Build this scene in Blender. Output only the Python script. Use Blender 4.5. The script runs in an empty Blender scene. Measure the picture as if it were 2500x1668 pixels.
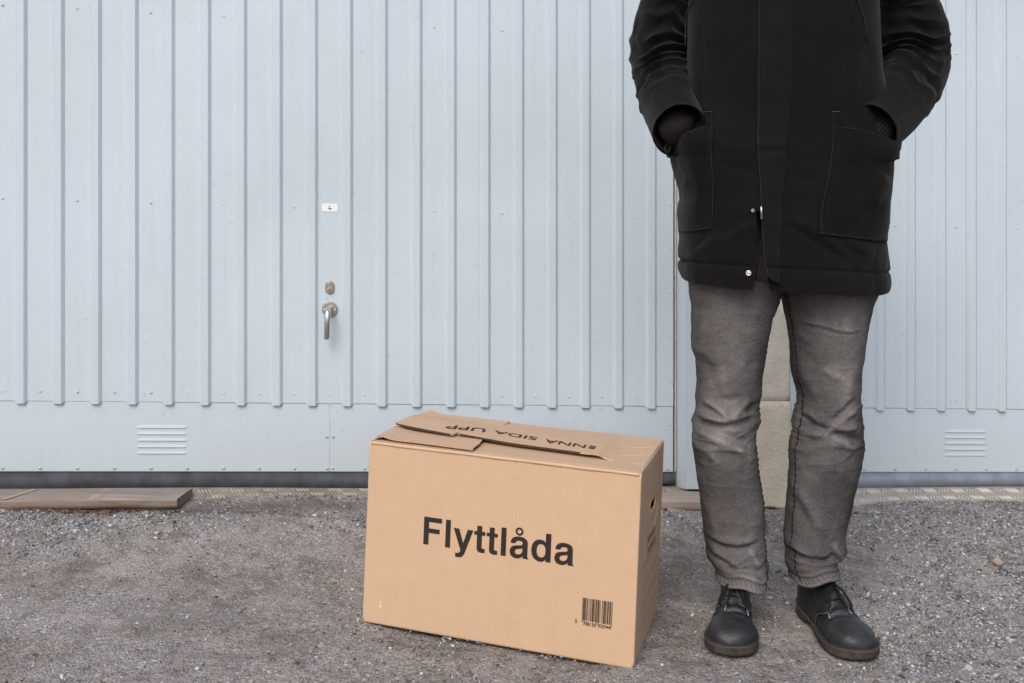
import bpy, math, random
import numpy as np
from mathutils import Vector, Matrix

random.seed(7)
rng = np.random.default_rng(7)
SC = bpy.context.scene
COL = SC.collection
R = math.radians

# ---------------------------------------------------------------- camera, sky, sun, exposure
CAMZ = 0.95
F = 2431.0           # focal length in pixels of a 2500 px wide frame (35 mm lens)
HOR = 500.0          # row of the horizon
cam_d = bpy.data.cameras.new('camera')
cam = bpy.data.objects.new('camera', cam_d)
COL.objects.link(cam)
cam.location = (0, 0, CAMZ)
cam.rotation_euler = (R(90), 0, 0)
cam_d.lens = 35.0
cam_d.sensor_width = 36.0
cam_d.shift_y = -(834 - HOR) / 2500.0
cam_d.clip_start = 0.05
cam_d.clip_end = 2000
cam_d.dof.use_dof = True
cam_d.dof.focus_distance = 2.12
cam_d.dof.aperture_fstop = 9
SC.camera = cam

SUN_EL, SUN_AZ = 46, 198        # azimuth: direction the light comes from, clockwise from +Y
w = bpy.data.worlds.new('World')
SC.world = w
w.use_nodes = True
wn = w.node_tree
bg = wn.nodes['Background']
sky = wn.nodes.new('ShaderNodeTexSky')
sky.sky_type = 'NISHITA'
sky.sun_disc = False
sky.sun_elevation = R(SUN_EL)
sky.sun_rotation = R(SUN_AZ)
sky.air_density = 1.0
sky.dust_density = 3.0
hs = wn.nodes.new('ShaderNodeHueSaturation')
hs.inputs['Saturation'].default_value = 0.95
wn.links.new(sky.outputs[0], hs.inputs['Color'])
wn.links.new(hs.outputs[0], bg.inputs[0])
bg.inputs[1].default_value = 0.13

sun_d = bpy.data.lights.new('sun', 'SUN')
sun_d.energy = 1.5
sun_d.angle = R(34)
sun_d.color = (1.0, 0.95, 0.9)
sun = bpy.data.objects.new('sun', sun_d)
COL.objects.link(sun)
sdir = Vector((math.sin(R(SUN_AZ)) * math.cos(R(SUN_EL)), math.cos(R(SUN_AZ)) * math.cos(R(SUN_EL)), math.sin(R(SUN_EL))))
sun.rotation_euler = sdir.to_track_quat('Z', 'Y').to_euler()
sun.location = (-3, -4, 6)

SC.view_settings.view_transform = 'Standard'
SC.view_settings.look = 'None'
SC.view_settings.gamma = 1
SC.view_settings.use_curve_mapping = False
SC.view_settings.exposure = 0.34

# ---------------------------------------------------------------- helpers
def px(sx, sy, D):
    """a point seen at photograph pixel (sx, sy), D metres in front of the camera plane"""
    return np.array([(sx - 1250) / F * D, D, CAMZ - (sy - HOR) / F * D])

def link(o, parent=None):
    COL.objects.link(o)
    if parent is not None:
        o.parent = parent
    return o

def tag(o, label=None, cat=None, group=None, kind=None):
    if label: o['label'] = label
    if cat: o['category'] = cat
    if group: o['group'] = group
    if kind: o['kind'] = kind
    return o

def empty(name, loc=(0, 0, 0), rz=0):
    o = bpy.data.objects.new(name, None)
    o.empty_display_size = 0.1
    o.location = loc
    o.rotation_euler = (0, 0, rz)
    COL.objects.link(o)
    return o

def mesh_np(name, V, Fc, mat, parent=None, smooth=True, keep=None):
    """V (n,3) world points, Fc list/array of faces; object is placed under parent without moving"""
    me = bpy.data.meshes.new(name)
    V = np.asarray(V, dtype=np.float64)
    if isinstance(Fc, np.ndarray):
        k = Fc.shape[1]
        me.vertices.add(len(V)); me.vertices.foreach_set('co', V.ravel())
        me.loops.add(Fc.size); me.loops.foreach_set('vertex_index', Fc.ravel().astype(np.int32))
        me.polygons.add(len(Fc))
        me.polygons.foreach_set('loop_start', np.arange(0, Fc.size, k, dtype=np.int32))
        me.update(calc_edges=True)
        me.validate()
    else:
        me.from_pydata(V.tolist(), [], Fc)
        me.update()
    if smooth:
        me.polygons.foreach_set('use_smooth', [True] * len(me.polygons))
    if mat: me.materials.append(mat)
    o = bpy.data.objects.new(name, me)
    COL.objects.link(o)
    if parent is not None:
        o.parent = parent
        bpy.context.view_layer.update()
        m = parent.matrix_world.copy()
        # geometry was given in world coordinates: bring it into the parent's frame
        me.transform(m.inverted())
    return o

def grid_faces(nr, nc, wrap=False, flip=False):
    i = np.arange(nr - 1)[:, None]
    j = np.arange(nc if wrap else nc - 1)[None, :]
    j2 = (j + 1) % nc
    a = i * nc + j; b = i * nc + j2; c = (i + 1) * nc + j2; d = (i + 1) * nc + j
    f = np.stack([a, b, c, d], -1).reshape(-1, 4)
    return f[:, ::-1].copy() if flip else f

def grid_mesh(name, P, mat, parent=None, wrap=False, flip=False, smooth=True, keep=None):
    nr, nc = P.shape[:2]
    fc = grid_faces(nr, nc, wrap, flip)
    if keep is not None:
        cen = P.reshape(-1, 3)[fc].mean(1)
        fc = fc[keep(cen)]
    return mesh_np(name, P.reshape(-1, 3), fc, mat, parent, smooth)

def grid_normals(P, wrap=False):
    if wrap:
        du = np.roll(P, -1, 1) - np.roll(P, 1, 1)
    else:
        du = np.gradient(P, axis=1)
    dv = np.gradient(P, axis=0)
    n = np.cross(du, dv)
    n /= np.linalg.norm(n, axis=-1, keepdims=True) + 1e-12
    return n

class MB:
    """collects simple solids, builds ONE mesh object"""
    def __init__(s): s.v = []; s.f = []
    def add(s, V, Fc):
        b = len(s.v)
        s.v += [tuple(map(float, p)) for p in V]
        s.f += [tuple(int(i) + b for i in f) for f in Fc]
        return s
    def box(s, c, size, M=None):
        x, y, z = [d / 2 for d in size]
        P = [Vector((sx * x, sy * y, sz * z)) for sx in (-1, 1) for sy in (-1, 1) for sz in (-1, 1)]
        if M is not None: P = [M @ p for p in P]
        P = [p + Vector(c) for p in P]
        return s.add(P, [(0, 1, 3, 2), (4, 6, 7, 5), (0, 4, 5, 1), (2, 3, 7, 6), (0, 2, 6, 4), (1, 5, 7, 3)])
    def hexa(s, P):  # 8 points: bottom 4 ccw, top 4 ccw
        return s.add(P, [(3, 2, 1, 0), (4, 5, 6, 7), (0, 1, 5, 4), (1, 2, 6, 5), (2, 3, 7, 6), (3, 0, 4, 7)])
    def tube(s, pts, r, n=8, caps=True, flat=1.0, up=None):
        pts = [Vector(p) for p in pts]
        rs = r if hasattr(r, '__len__') else [r] * len(pts)
        V = []; Fc = []
        prev = Vector(up) if up is not None else None
        for i, p in enumerate(pts):
            t = (pts[min(i + 1, len(pts) - 1)] - pts[max(i - 1, 0)]).normalized()
            if prev is None:
                prev = Vector((0, 0, 1)) if abs(t.z) < .9 else Vector((1, 0, 0))
            a = (prev - t * prev.dot(t)).normalized()
            b = t.cross(a)
            if up is None: prev = a
            for k in range(n):
                an = 2 * math.pi * k / n
                V.append(p + (a * math.cos(an) * flat + b * math.sin(an)) * rs[i])
        m = len(pts)
        for i in range(m - 1):
            for k in range(n):
                k2 = (k + 1) % n
                Fc.append((i * n + k, i * n + k2, (i + 1) * n + k2, (i + 1) * n + k))
        if caps:
            Fc.append(tuple(range(n))[::-1]); Fc.append(tuple((m - 1) * n + k for k in range(n)))
        return s.add(V, Fc)
    def build(s, name, mat, parent=None, smooth=False, bevel=0, seg=2):
        o = mesh_np(name, np.array(s.v), s.f, mat, parent, smooth)
        if bevel:
            m = o.modifiers.new('bevel', 'BEVEL'); m.width = bevel; m.segments = seg; m.limit_method = 'ANGLE'
            m.angle_limit = R(35)
            if not smooth:
                o.data.polygons.foreach_set('use_smooth', [True] * len(o.data.polygons))
                wnm = o.modifiers.new('wn', 'WEIGHTED_NORMAL')
        return o

# value noise in numpy ------------------------------------------------
_tab = np.random.default_rng(3).random((64, 64, 64)) * 2 - 1
def vnoise(p):
    i = np.floor(p).astype(int); f = p - i
    f = f * f * (3 - 2 * f)
    r = 0
    for dx in (0, 1):
        wx = f[..., 0] if dx else 1 - f[..., 0]
        for dy in (0, 1):
            wy = f[..., 1] if dy else 1 - f[..., 1]
            for dz in (0, 1):
                wz = f[..., 2] if dz else 1 - f[..., 2]
                r = r + wx * wy * wz * _tab[(i[..., 0] + dx) % 64, (i[..., 1] + dy) % 64, (i[..., 2] + dz) % 64]
    return r
def fbm(p, o=4, g=.5):
    r = 0; a = 1
    for k in range(o):
        r = r + a * vnoise(p * (2 ** k) + k * 17.3); a *= g
    return r
def sstep(a, b, x):
    t = np.clip((x - a) / (b - a), 0, 1)
    return t * t * (3 - 2 * t)
def segdist(X, Z, poly):
    """distance from points to a polyline in the X-Z plane, and the running parameter 0..1"""
    d = np.full(X.shape, 1e9); T = np.zeros(X.shape)
    poly = np.asarray(poly, float)
    L = np.r_[0, np.cumsum(np.linalg.norm(np.diff(poly, axis=0), axis=1))]; tot = L[-1]
    for k in range(len(poly) - 1):
        a, b = poly[k], poly[k + 1]; ab = b - a; l2 = ab @ ab
        t = np.clip(((X - a[0]) * ab[0] + (Z - a[1]) * ab[1]) / l2, 0, 1)
        dd = np.hypot(X - a[0] - t * ab[0], Z - a[1] - t * ab[1])
        m = dd < d
        d = np.where(m, dd, d); T = np.where(m, (L[k] + t * math.sqrt(l2)) / tot, T)
    return d, T
def folds(P, N, lst):
    """lst: (polyline in X-Z metres, amplitude, width).  Moves the camera-facing half of a surface along its normal."""
    d = np.zeros(P.shape[:2])
    for poly, amp, wd in lst:
        q, T = segdist(P[..., 0], P[..., 2], poly)
        d += amp * np.exp(-(q / wd) ** 2) * np.clip(np.minimum(T, 1 - T) * 5, 0, 1) ** .7
    d *= np.clip(-N[..., 1] * 1.6 + .1, 0, 1)
    return P + N * d[..., None]

# ---------------------------------------------------------------- materials
class NT:
    def __init__(s, name, rough=.8, spec=.3, metal=0.0, col=(.5, .5, .5)):
        s.m = bpy.data.materials.new(name); s.m.use_nodes = True
        s.t = s.m.node_tree; s.b = s.t.nodes['Principled BSDF']
        s.b.inputs['Roughness'].default_value = rough
        s.b.inputs['Specular IOR Level'].default_value = spec
        s.b.inputs['Metallic'].default_value = metal
        s.b.inputs['Base Color'].default_value = (*col, 1)
        s.tc = s.t.nodes.new('ShaderNodeTexCoord').outputs['Object']
        s.m.diffuse_color = (*col, 1)
    def n(s, typ, **kw):
        nd = s.t.nodes.new(typ)
        for k, v in kw.items():
            if k in [i.name for i in nd.inputs]: nd.inputs[k].default_value = v
            else: setattr(nd, k, v)
        return nd
    def l(s, a, b): s.t.links.new(a, b)
    def map(s, scale=(1, 1, 1), rot=(0, 0, 0), src=None):
        m = s.n('ShaderNodeMapping'); m.inputs['Scale'].default_value = scale; m.inputs['Rotation'].default_value = rot
        s.l(src or s.tc, m.inputs[0]); return m.outputs[0]
    def noise(s, scale, detail=4, rough=.5, vec=None, dist=0):
        nd = s.n('ShaderNodeTexNoise'); nd.inputs['Scale'].default_value = scale; nd.inputs['Detail'].default_value = detail
        nd.inputs['Roughness'].default_value = rough; nd.inputs['Distortion'].default_value = dist
        s.l(vec or s.tc, nd.inputs['Vector']); return nd.outputs['Fac']
    def vor(s, scale, vec=None, out='Distance', rand=1, feature='F1'):
        nd = s.n('ShaderNodeTexVoronoi'); nd.feature = feature; nd.inputs['Scale'].default_value = scale; nd.inputs['Randomness'].default_value = rand
        s.l(vec or s.tc, nd.inputs['Vector']); return nd.outputs[out]
    def ramp(s, fac, stops):
        nd = s.n('ShaderNodeValToRGB'); e = nd.color_ramp.elements
        while len(e) < len(stops): e.new(.5)
        for i, (p, c) in enumerate(stops):
            e[i].position = p; c = (c, c, c) if not hasattr(c, '__len__') else c; e[i].color = (*c, 1)
        s.l(fac, nd.inputs[0]); return nd.outputs[0]
    def mix(s, fac, a, b, mode='MIX'):
        nd = s.n('ShaderNodeMix'); nd.data_type = 'RGBA'; nd.blend_type = mode
        for inp, v in ((0, fac), (6, a), (7, b)):
            if hasattr(v, 'is_output') or hasattr(v, 'links'): s.l(v, nd.inputs[inp])
            elif inp == 0: nd.inputs[0].default_value = v
            else: nd.inputs[inp].default_value = (*v, 1)
        return nd.outputs[2]
    def math(s, op, a, b=None, clamp=False):
        nd = s.n('ShaderNodeMath'); nd.operation = op; nd.use_clamp = clamp
        for i, v in ((0, a), (1, b)):
            if v is None: continue
            if hasattr(v, 'links'): s.l(v, nd.inputs[i])
            else: nd.inputs[i].default_value = v
        return nd.outputs[0]
    def color(s, out): s.l(out, s.b.inputs['Base Color'])
    def roughness(s, out): s.l(out, s.b.inputs['Roughness'])
    def bump(s, h, dist=.001, strength=1):
        nd = s.n('ShaderNodeBump'); nd.inputs['Distance'].default_value = dist; nd.inputs['Strength'].default_value = strength
        s.l(h, nd.inputs['Height']); s.l(nd.outputs[0], s.b.inputs['Normal']); return nd
    def attr(s, name, out='Fac'):
        nd = s.n('ShaderNodeAttribute'); nd.attribute_name = name; return nd.outputs[out]

def simple(name, col, rough=.6, spec=.4, metal=0, var=.15, vs=40, bump=0, bs=300):
    t = NT(name, rough, spec, metal, col)
    if var:
        a = t.noise(vs, 5, .6)
        t.color(t.ramp(a, [(.3, tuple(c * (1 - var) for c in col)), (.7, tuple(min(1, c * (1 + var)) for c in col))]))
    if bump: t.bump(t.noise(bs, 4, .6), bump)
    return t.m

M = {}
# painted steel sheet
def paint(name, col):
    t = NT(name, .42, .45, 0, col)
    big = t.noise(1.6, 3, .5)
    c = t.ramp(big, [(.3, tuple(x * .95 for x in col)), (.7, tuple(x * 1.04 for x in col))])
    # rain-washed grime, in fine vertical streaks
    st = t.noise(1, 6, .6, t.map((38, 38, 1.6)))
    c = t.mix(t.ramp(st, [(.52, 0), (.78, .16)]), c, (.42, .42, .40))
    sp = t.noise(70, 3, .7)
    c = t.mix(t.ramp(sp, [(.655, 0), (.70, .35)]), c, (.30, .29, .27))
    # splash dirt near the foot of the panel
    xyz = t.n('ShaderNodeSeparateXYZ'); t.l(t.tc, xyz.inputs[0])
    z = t.math('ADD', xyz.outputs[2], t.math('MULTIPLY', t.noise(6, 5, .6), .12))
    c = t.mix(t.ramp(z, [(.0, .28), (.22, 0)]), c, (.36, .34, .31))
    t.color(c)
    t.roughness(t.ramp(t.noise(9, 5, .6), [(.3, .36), (.7, .5)]))
    t.bump(t.math('ADD', t.math('MULTIPLY', t.noise(3.5, 2, .5), 1.0), t.math('MULTIPLY', t.noise(160, 2, .5), .02)), .0035, .6)
    return t.m
M['paint'] = paint('painted_steel', (.512, .590, .648))
M['paint_trim'] = paint('painted_trim', (.53, .605, .66))
M['paint_cream'] = simple('cream_wood', (.50, .49, .42), .6, .3)
M['rubber'] = simple('dusty_rubber', (.062, .066, .078), .75, .3, 0, .35, 18, .0004)
M['galv'] = simple('galvanised', (.24, .27, .32), .5, .4, .3, .2, 20)
M['steel'] = simple('brushed_steel', (.62, .60, .58), .30, .5, 1, .08, 200)
M['nickel'] = simple('satin_nickel', (.47, .42, .37), .40, .5, 1, .12, 90)
M['darkhole'] = simple('dark_hole', (.008, .008, .008), .9, .1, 0, 0)
M['rivet'] = simple('painted_rivet', (.56, .61, .65), .4, .5, 0, .1)
M['zinc'] = simple('zinc_screw', (.50, .52, .54), .4, .5, .5, .1)
M['plate_white'] = simple('engraved_plate', (.78, .80, .80), .4, .4, 0, .03)
M['ink'] = simple('printing_ink', (.030, .024, .021), .75, .2, 0, .25, 500)
M['ink_faint'] = simple('thin_printing_ink', (.10, .072, .055), .8, .2, 0, .3, 500)
M['black_ink'] = simple('engraved_black', (.02, .02, .02), .6, .3, 0, 0)

def plaster(name, c1, c2):
    t = NT(name, .92, .15, 0, c1)
    a = t.noise(9, 8, .65); b = t.noise(120, 4, .7)
    c = t.ramp(a, [(.32, c2), (.6, c1)])
    c = t.mix(t.ramp(b, [(.62, 0), (.74, .5)]), c, tuple(x * .72 for x in c1))
    t.color(c)
    h = t.math('ADD', t.noise(60, 8, .75), t.math('MULTIPLY', t.noise(220, 3, .6), .35))
    t.bump(h, .010, 1)
    return t.m
M['plaster_up'] = plaster('plaster_rough', (.86, .80, .68), (.76, .69, .57))
M['plaster_low'] = plaster('plaster_smooth', (.84, .74, .58), (.74, .64, .49))
M['plaster_wall'] = plaster('plaster_wall', (.50, .47, .41), (.42, .38, .33))
M['roofing'] = simple('roof_felt', (.05, .05, .055), .8, .2, 0, .2, 8)

def checker():
    t = NT('checker_plate', .55, .5, .35, (.42, .40, .37))
    a = t.noise(14, 6, .65)
    t.color(t.ramp(a, [(.35, (.26, .23, .20)), (.6, (.38, .36, .335))]))
    t.l(t.ramp(a, [(.35, .0), (.62, .55)]), t.b.inputs['Metallic'])
    t.roughness(t.ramp(a, [(.35, .9), (.62, .5)]))
    t.bump(t.noise(200, 4, .6), .001, .5)
    return t.m
M['checker'] = checker()
def checker_dirty():
    t = NT('checker_plate_dusty', .85, .3, .1, (.3, .26, .22))
    a = t.noise(14, 6, .65)
    t.color(t.ramp(a, [(.35, (.15, .125, .10)), (.65, (.28, .255, .225))]))
    t.bump(t.noise(200, 4, .6), .001, .5)
    return t.m
M['checker_dirty'] = checker_dirty()

M['bar_dusty'] = simple('dusty_tread_bar', (.46, .42, .365), .8, .3, .1, .25, 40)
M['bar_bright'] = simple('worn_tread_bar', (.72, .70, .67), .5, .5, .3, .25, 40)

def wood(name, top, fresh, scale=(1.5, 30, 30)):
    t = NT(name, .85, .2, 0, top)
    v = t.map(scale)
    g = t.noise(2.2, 8, .65, v, .8)
    c = t.ramp(g, [(.3, tuple(x * .68 for x in top)), (.55, top), (.75, tuple(x * 1.2 for x in top))])
    patch = t.noise(4.5, 5, .6)
    c = t.mix(t.ramp(patch, [(.45, 0), (.66, .6)]), c, fresh)
    t.color(c)
    t.bump(t.math('ADD', g, t.math('MULTIPLY', t.noise(90, 5, .7), .3)), .002, .7)
    return t.m
M['wood_grey'] = wood('weathered_wood', (.265, .235, .21), (.21, .155, .115))
M['wood_raw'] = wood('raw_wood', (.22, .165, .125), (.28, .24, .20))
M['wood_pale'] = wood('pale_batten_mark', (.36, .28, .20), (.42, .36, .29))
M['wood_light'] = wood('grey_tan_wood', (.36, .31, .27), (.30, .225, .165))

def ground_mat():
    t = NT('gravelly_ground', .95, .12, 0, (.2, .19, .18))
    base = t.noise(3.0, 9, .66)
    c = t.ramp(base, [(.33, (.185, .150, .132)), (.47, (.285, .254, .235)), (.66, (.395, .362, .340))])
    grain = t.noise(210, 4, .8)
    c = t.mix(.75, c, t.ramp(grain, [(.30, .22), (.5, .96), (.70, 1.9)]), 'MULTIPLY')
    # single sand grains
    cell = t.vor(190, None, 'Color')
    bw = t.n('ShaderNodeSeparateColor'); t.l(cell, bw.inputs[0])
    g2 = t.ramp(bw.outputs[0], [(.0, (.05, .05, .055)), (.25, (.20, .19, .185)), (.6, (.30, .285, .28)), (.88, (.37, .31, .27)), (1, (.62, .61, .61))])
    c = t.mix(t.ramp(t.noise(28, 4, .6), [(.36, .25), (.64, .75)]), c, g2)
    pit = t.noise(13, 6, .72)
    c = t.mix(t.ramp(pit, [(.50, 0), (.66, .62)]), c, (.115, .092, .080))
    pale = t.noise(7, 6, .7, t.map((1, 1.6, 1), (0, 0, .4)))
    c = t.mix(t.ramp(pale, [(.52, 0), (.70, .5)]), c, (.40, .37, .355))
    brown = t.noise(5.5, 6, .7)
    c = t.mix(t.ramp(brown, [(.56, 0), (.72, .5)]), c, (.085, .060, .044))
    c = t.mix(t.ramp(t.attr('dark_soil_shade'), [(0, 0), (1, .75)]), c, (.075, .062, .052))
    t.color(c)
    h = t.math('ADD', t.math('MULTIPLY', t.noise(60, 6, .75), 1.2), t.math('MULTIPLY', t.vor(210), -.9))
    t.bump(h, .0042, 1.0)
    return t.m
M['ground'] = ground_mat()

def stone_mat():
    t = NT('gravel_stone', .85, .25, 0, (.3, .3, .3))
    a = t.attr('tone')
    c = t.ramp(a, [(0, (.035, .036, .040)), (.22, (.13, .137, .15)), (.45, (.25, .25, .255)), (.60, (.33, .26, .22)), (.68, (.24, .25, .275)), (.85, (.44, .45, .47)), (1, (.60, .60, .60))])
    c = t.mix(.5, c, t.ramp(t.noise(700, 3, .7), [(.3, .55), (.7, 1.4)]), 'MULTIPLY')
    t.color(c)
    t.bump(t.noise(500, 3, .6), .0008, .8)
    return t.m
M['stone'] = stone_mat()
M['litter'] = simple('dry_litter', (.12, .065, .035), .9, .15, 0, .5, 60)
M['litter_pale'] = simple('pale_litter', (.36, .27, .18), .9, .15, 0, .3, 60)
M['brickred'] = simple('crumbled_brick', (.30, .12, .07), .95, .1, 0, .4, 70, .002, 90)
M['weed'] = simple('weed_leaf', (.085, .075, .040), .8, .2, 0, .5, 60)
M['pebble_grey'] = simple('grey_pebble', (.22, .225, .24), .85, .2, 0, .3, 120, .001)
M['pebble_white'] = simple('pale_pebble', (.50, .50, .50), .8, .2, 0, .25, 120, .001)
M['pebble_tan'] = simple('tan_pebble', (.33, .25, .20), .8, .25, 0, .2, 120, .0006)
M['pebble_dark'] = simple('dark_pebble', (.06, .06, .065), .85, .2, 0, .3, 120, .001)

def cardboard(name, col, flute=True, stain=.0):
    t = NT(name, .82, .18, 0, col)
    a = t.noise(22, 7, .6)
    c = t.ramp(a, [(.3, tuple(x * .97 for x in col)), (.7, tuple(x * 1.02 for x in col))])
    fib = t.noise(1, 5, .7, t.map((420, 420, 150)))
    c = t.mix(.55, c, t.ramp(fib, [(.25, .86), (.6, 1.03), (.8, 1.12)]), 'MULTIPLY')
    wc = t.n('ShaderNodeTexWave'); wc.inputs['Scale'].default_value = 42; wc.bands_direction = 'X'; wc.inputs['Distortion'].default_value = .5; t.l(t.tc, wc.inputs['Vector'])
    if flute: c = t.mix(.5, c, t.ramp(wc.outputs['Fac'], [(0, .985), (1, 1.01)]), 'MULTIPLY')
    sm = t.noise(5, 5, .65)
    c = t.mix(t.ramp(sm, [(.60, 0), (.78, .10)]), c, tuple(x * .55 for x in col))
    t.color(c)
    if flute:
        wv = t.n('ShaderNodeTexWave'); wv.inputs['Scale'].default_value = 48; wv.bands_direction = 'X'
        wv.inputs['Distortion'].default_value = .3
        t.l(t.tc, wv.inputs['Vector'])
        h = t.math('ADD', t.math('MULTIPLY', wv.outputs['Fac'], .05), t.math('MULTIPLY', t.noise(9, 4, .6), .35))
    else:
        h = t.noise(9, 4, .6)
    t.bump(h, .0028, .6)
    return t.m
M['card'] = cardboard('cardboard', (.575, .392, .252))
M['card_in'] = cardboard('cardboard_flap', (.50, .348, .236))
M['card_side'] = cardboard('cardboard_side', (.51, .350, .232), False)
M['card_edge'] = simple('cardboard_cut_edge', (.52, .38, .25), .9, .1, 0, .25, 300)
M['card_line'] = simple('creased_paper', (.66, .50, .38), .9, .1, 0, .1)
M['card_torn'] = simple('torn_paper', (.80, .76, .70), .9, .1, 0, .1)
M['flute'] = simple('fluting', (.46, .33, .215), .9, .1, 0, .3, 200)
M['inside'] = simple('box_inside_dark', (.20, .13, .085), .9, .1, 0, .2)

def jacket_mat(name, col, seam=False):
    t = NT(name, .88, .12, 0, col)
    a = t.noise(7, 5, .6)
    c = t.ramp(a, [(.3, tuple(x * .75 for x in col)), (.72, tuple(x * 1.45 for x in col))])
    lint = t.noise(420, 2, .5)
    c = t.mix(t.ramp(lint, [(.805, 0), (.83, .8)]), c, (.2, .2, .2))
    t.color(c)
    wv = t.noise(1, 2, .5, t.map((1500, 1500, 900)))
    t.bump(t.math('ADD', t.math('MULTIPLY', t.noise(28, 5, .55), 1), t.math('MULTIPLY', wv, .12)), .003, .55)
    t.b.inputs['Sheen Weight'].default_value = .07
    t.b.inputs['Sheen Roughness'].default_value = .5
    return t.m
M['jacket'] = jacket_mat('black_cotton', (.0047, .0038, .0040))
M['jacket_navy'] = jacket_mat('black_navy_cotton', (.0056, .0054, .0068))
M['seam'] = simple('worn_seam', (.018, .017, .018), .8, .2, 0, .5, 90)
M['seam_light'] = simple('frayed_seam', (.09, .088, .09), .8, .2, 0, .6, 70)
M['rib'] = simple('ribbed_knit', (.017, .015, .014), .95, .1, 0, .3)
M['glove'] = simple('grey_lining', (.040, .042, .047), .9, .1, 0, .3, 300)
M['button'] = simple('dark_button', (.012, .014, .018), .35, .5, 0, .2)
M['skin'] = simple('skin', (.55, .34, .26), .5, .4, 0, .05)
M['hair'] = simple('brown_hair', (.05, .03, .02), .7, .3, 0, .3)

def denim():
    t = NT('washed_denim', 1.0, .03, 0, (.11, .1, .1))
    fade = t.attr('fade')
    c = t.ramp(fade, [(0, (.020, .018, .019)), (.35, (.058, .052, .051)), (.7, (.128, .118, .115)), (1, (.228, .213, .205))])
    st = t.noise(1, 3, .7, t.map((800, 800, 210)))
    c = t.mix(.45, c, t.ramp(st, [(.28, .62), (.5, 1.0), (.75, 1.55)]), 'MULTIPLY')
    tw = t.noise(620, 3, .8)
    c = t.mix(.85, c, t.ramp(tw, [(.30, .30), (.5, 1.0), (.70, 2.0)]), 'MULTIPLY')
    t.color(c)
    t.bump(t.math('ADD', t.math('MULTIPLY', t.noise(40, 5, .6), .9), t.math('MULTIPLY', tw, .12)), .003, .5)
    return t.m
M['denim'] = denim()
M['denim_thread'] = simple('denim_thread', (.035, .032, .033), .8, .2, 0, .4, 200)
M['denim_edge'] = simple('denim_worn_edge', (.20, .18, .17), .9, .1, 0, .4, 200)

def leather():
    t = NT('scuffed_leather', .5, .45, 0, (.012, .012, .014))
    a = t.noise(16, 6, .65)
    dust = t.attr('dust')
    wr0 = t.noise(1, 5, .65, t.map((45, 330, 330)))
    base = t.ramp(a, [(.3, (.006, .006, .0075)), (.7, (.012, .0125, .014))])
    f = t.math('MULTIPLY', dust, t.ramp(t.noise(30, 7, .7), [(.25, .25), (.75, 1)]))
    c = t.mix(f, base, (.032, .032, .035))
    c = t.mix(t.ramp(wr0, [(.56, 0), (.68, .4)]), c, (.045, .045, .046))
    t.color(c)
    t.roughness(t.ramp(a, [(.3, .30), (.7, .50)]))
    wr = t.noise(1, 5, .6, t.map((60, 420, 420)))
    t.bump(t.math('ADD', t.math('MULTIPLY', wr, .9), t.math('MULTIPLY', t.vor(520), .2)), .0015, .7)
    return t.m
M['leather'] = leather()
M['sole'] = simple('dusty_sole', (.060, .053, .046), .85, .2, 0, .4, 60, .0006, 400)
M['welt'] = simple('black_welt', (.022, .022, .023), .7, .3, 0, .3, 60)
M['stitch'] = simple('tan_stitch', (.17, .115, .06), .8, .2, 0, .4, 200)
M['lace'] = simple('black_lace', (.011, .011, .012), .85, .2, 0, .3)
M['aglet'] = simple('aglet', (.16, .18, .21), .3, .6, .3, .1)

# ---------------------------------------------------------------- the lie of the land
def G(x, y):
    x = np.asarray(x, float); y = np.asarray(y, float)
    xs = np.clip(x, -3.5, 3.5)
    ywall = 3.0524 + .1141 * xs
    z = CAMZ - .933 - .042 * xs + (.060 - .020 * sstep(-.62, -.95, xs) - .045 * np.exp(-((xs - .82) / .28) ** 2)) * sstep(-.68, -.12, y - ywall)
    return z

def wheel(x, y):
    """gentle unevenness of the trodden surface"""
    p = np.stack([x * 3.1, y * 3.1, np.zeros_like(x) + 4.2], -1)
    return fbm(p, 3) * .004

# wall frame: u runs along the doors (downhill to the right), o points out to the camera, h is the height above the sheet's foot
WU = np.array([.99355, .11337, 0]); WN = np.array([.11337, -.99355, 0]); W0 = np.array([-.547, 2.99, 0])
def wp(u, h, o=0):
    p = W0 + u * WU + o * WN
    return np.array([p[0], p[1], .148 + h - .031 * u])
def wps(u, h, o):
    u = np.asarray(u, float); h = np.asarray(h, float); o = np.asarray(o, float)
    u, h, o = np.broadcast_arrays(u, h, o)
    P = W0 + u[..., None] * WU + o[..., None] * WN
    P[..., 2] = .148 + h - .031 * u
    return P

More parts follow.
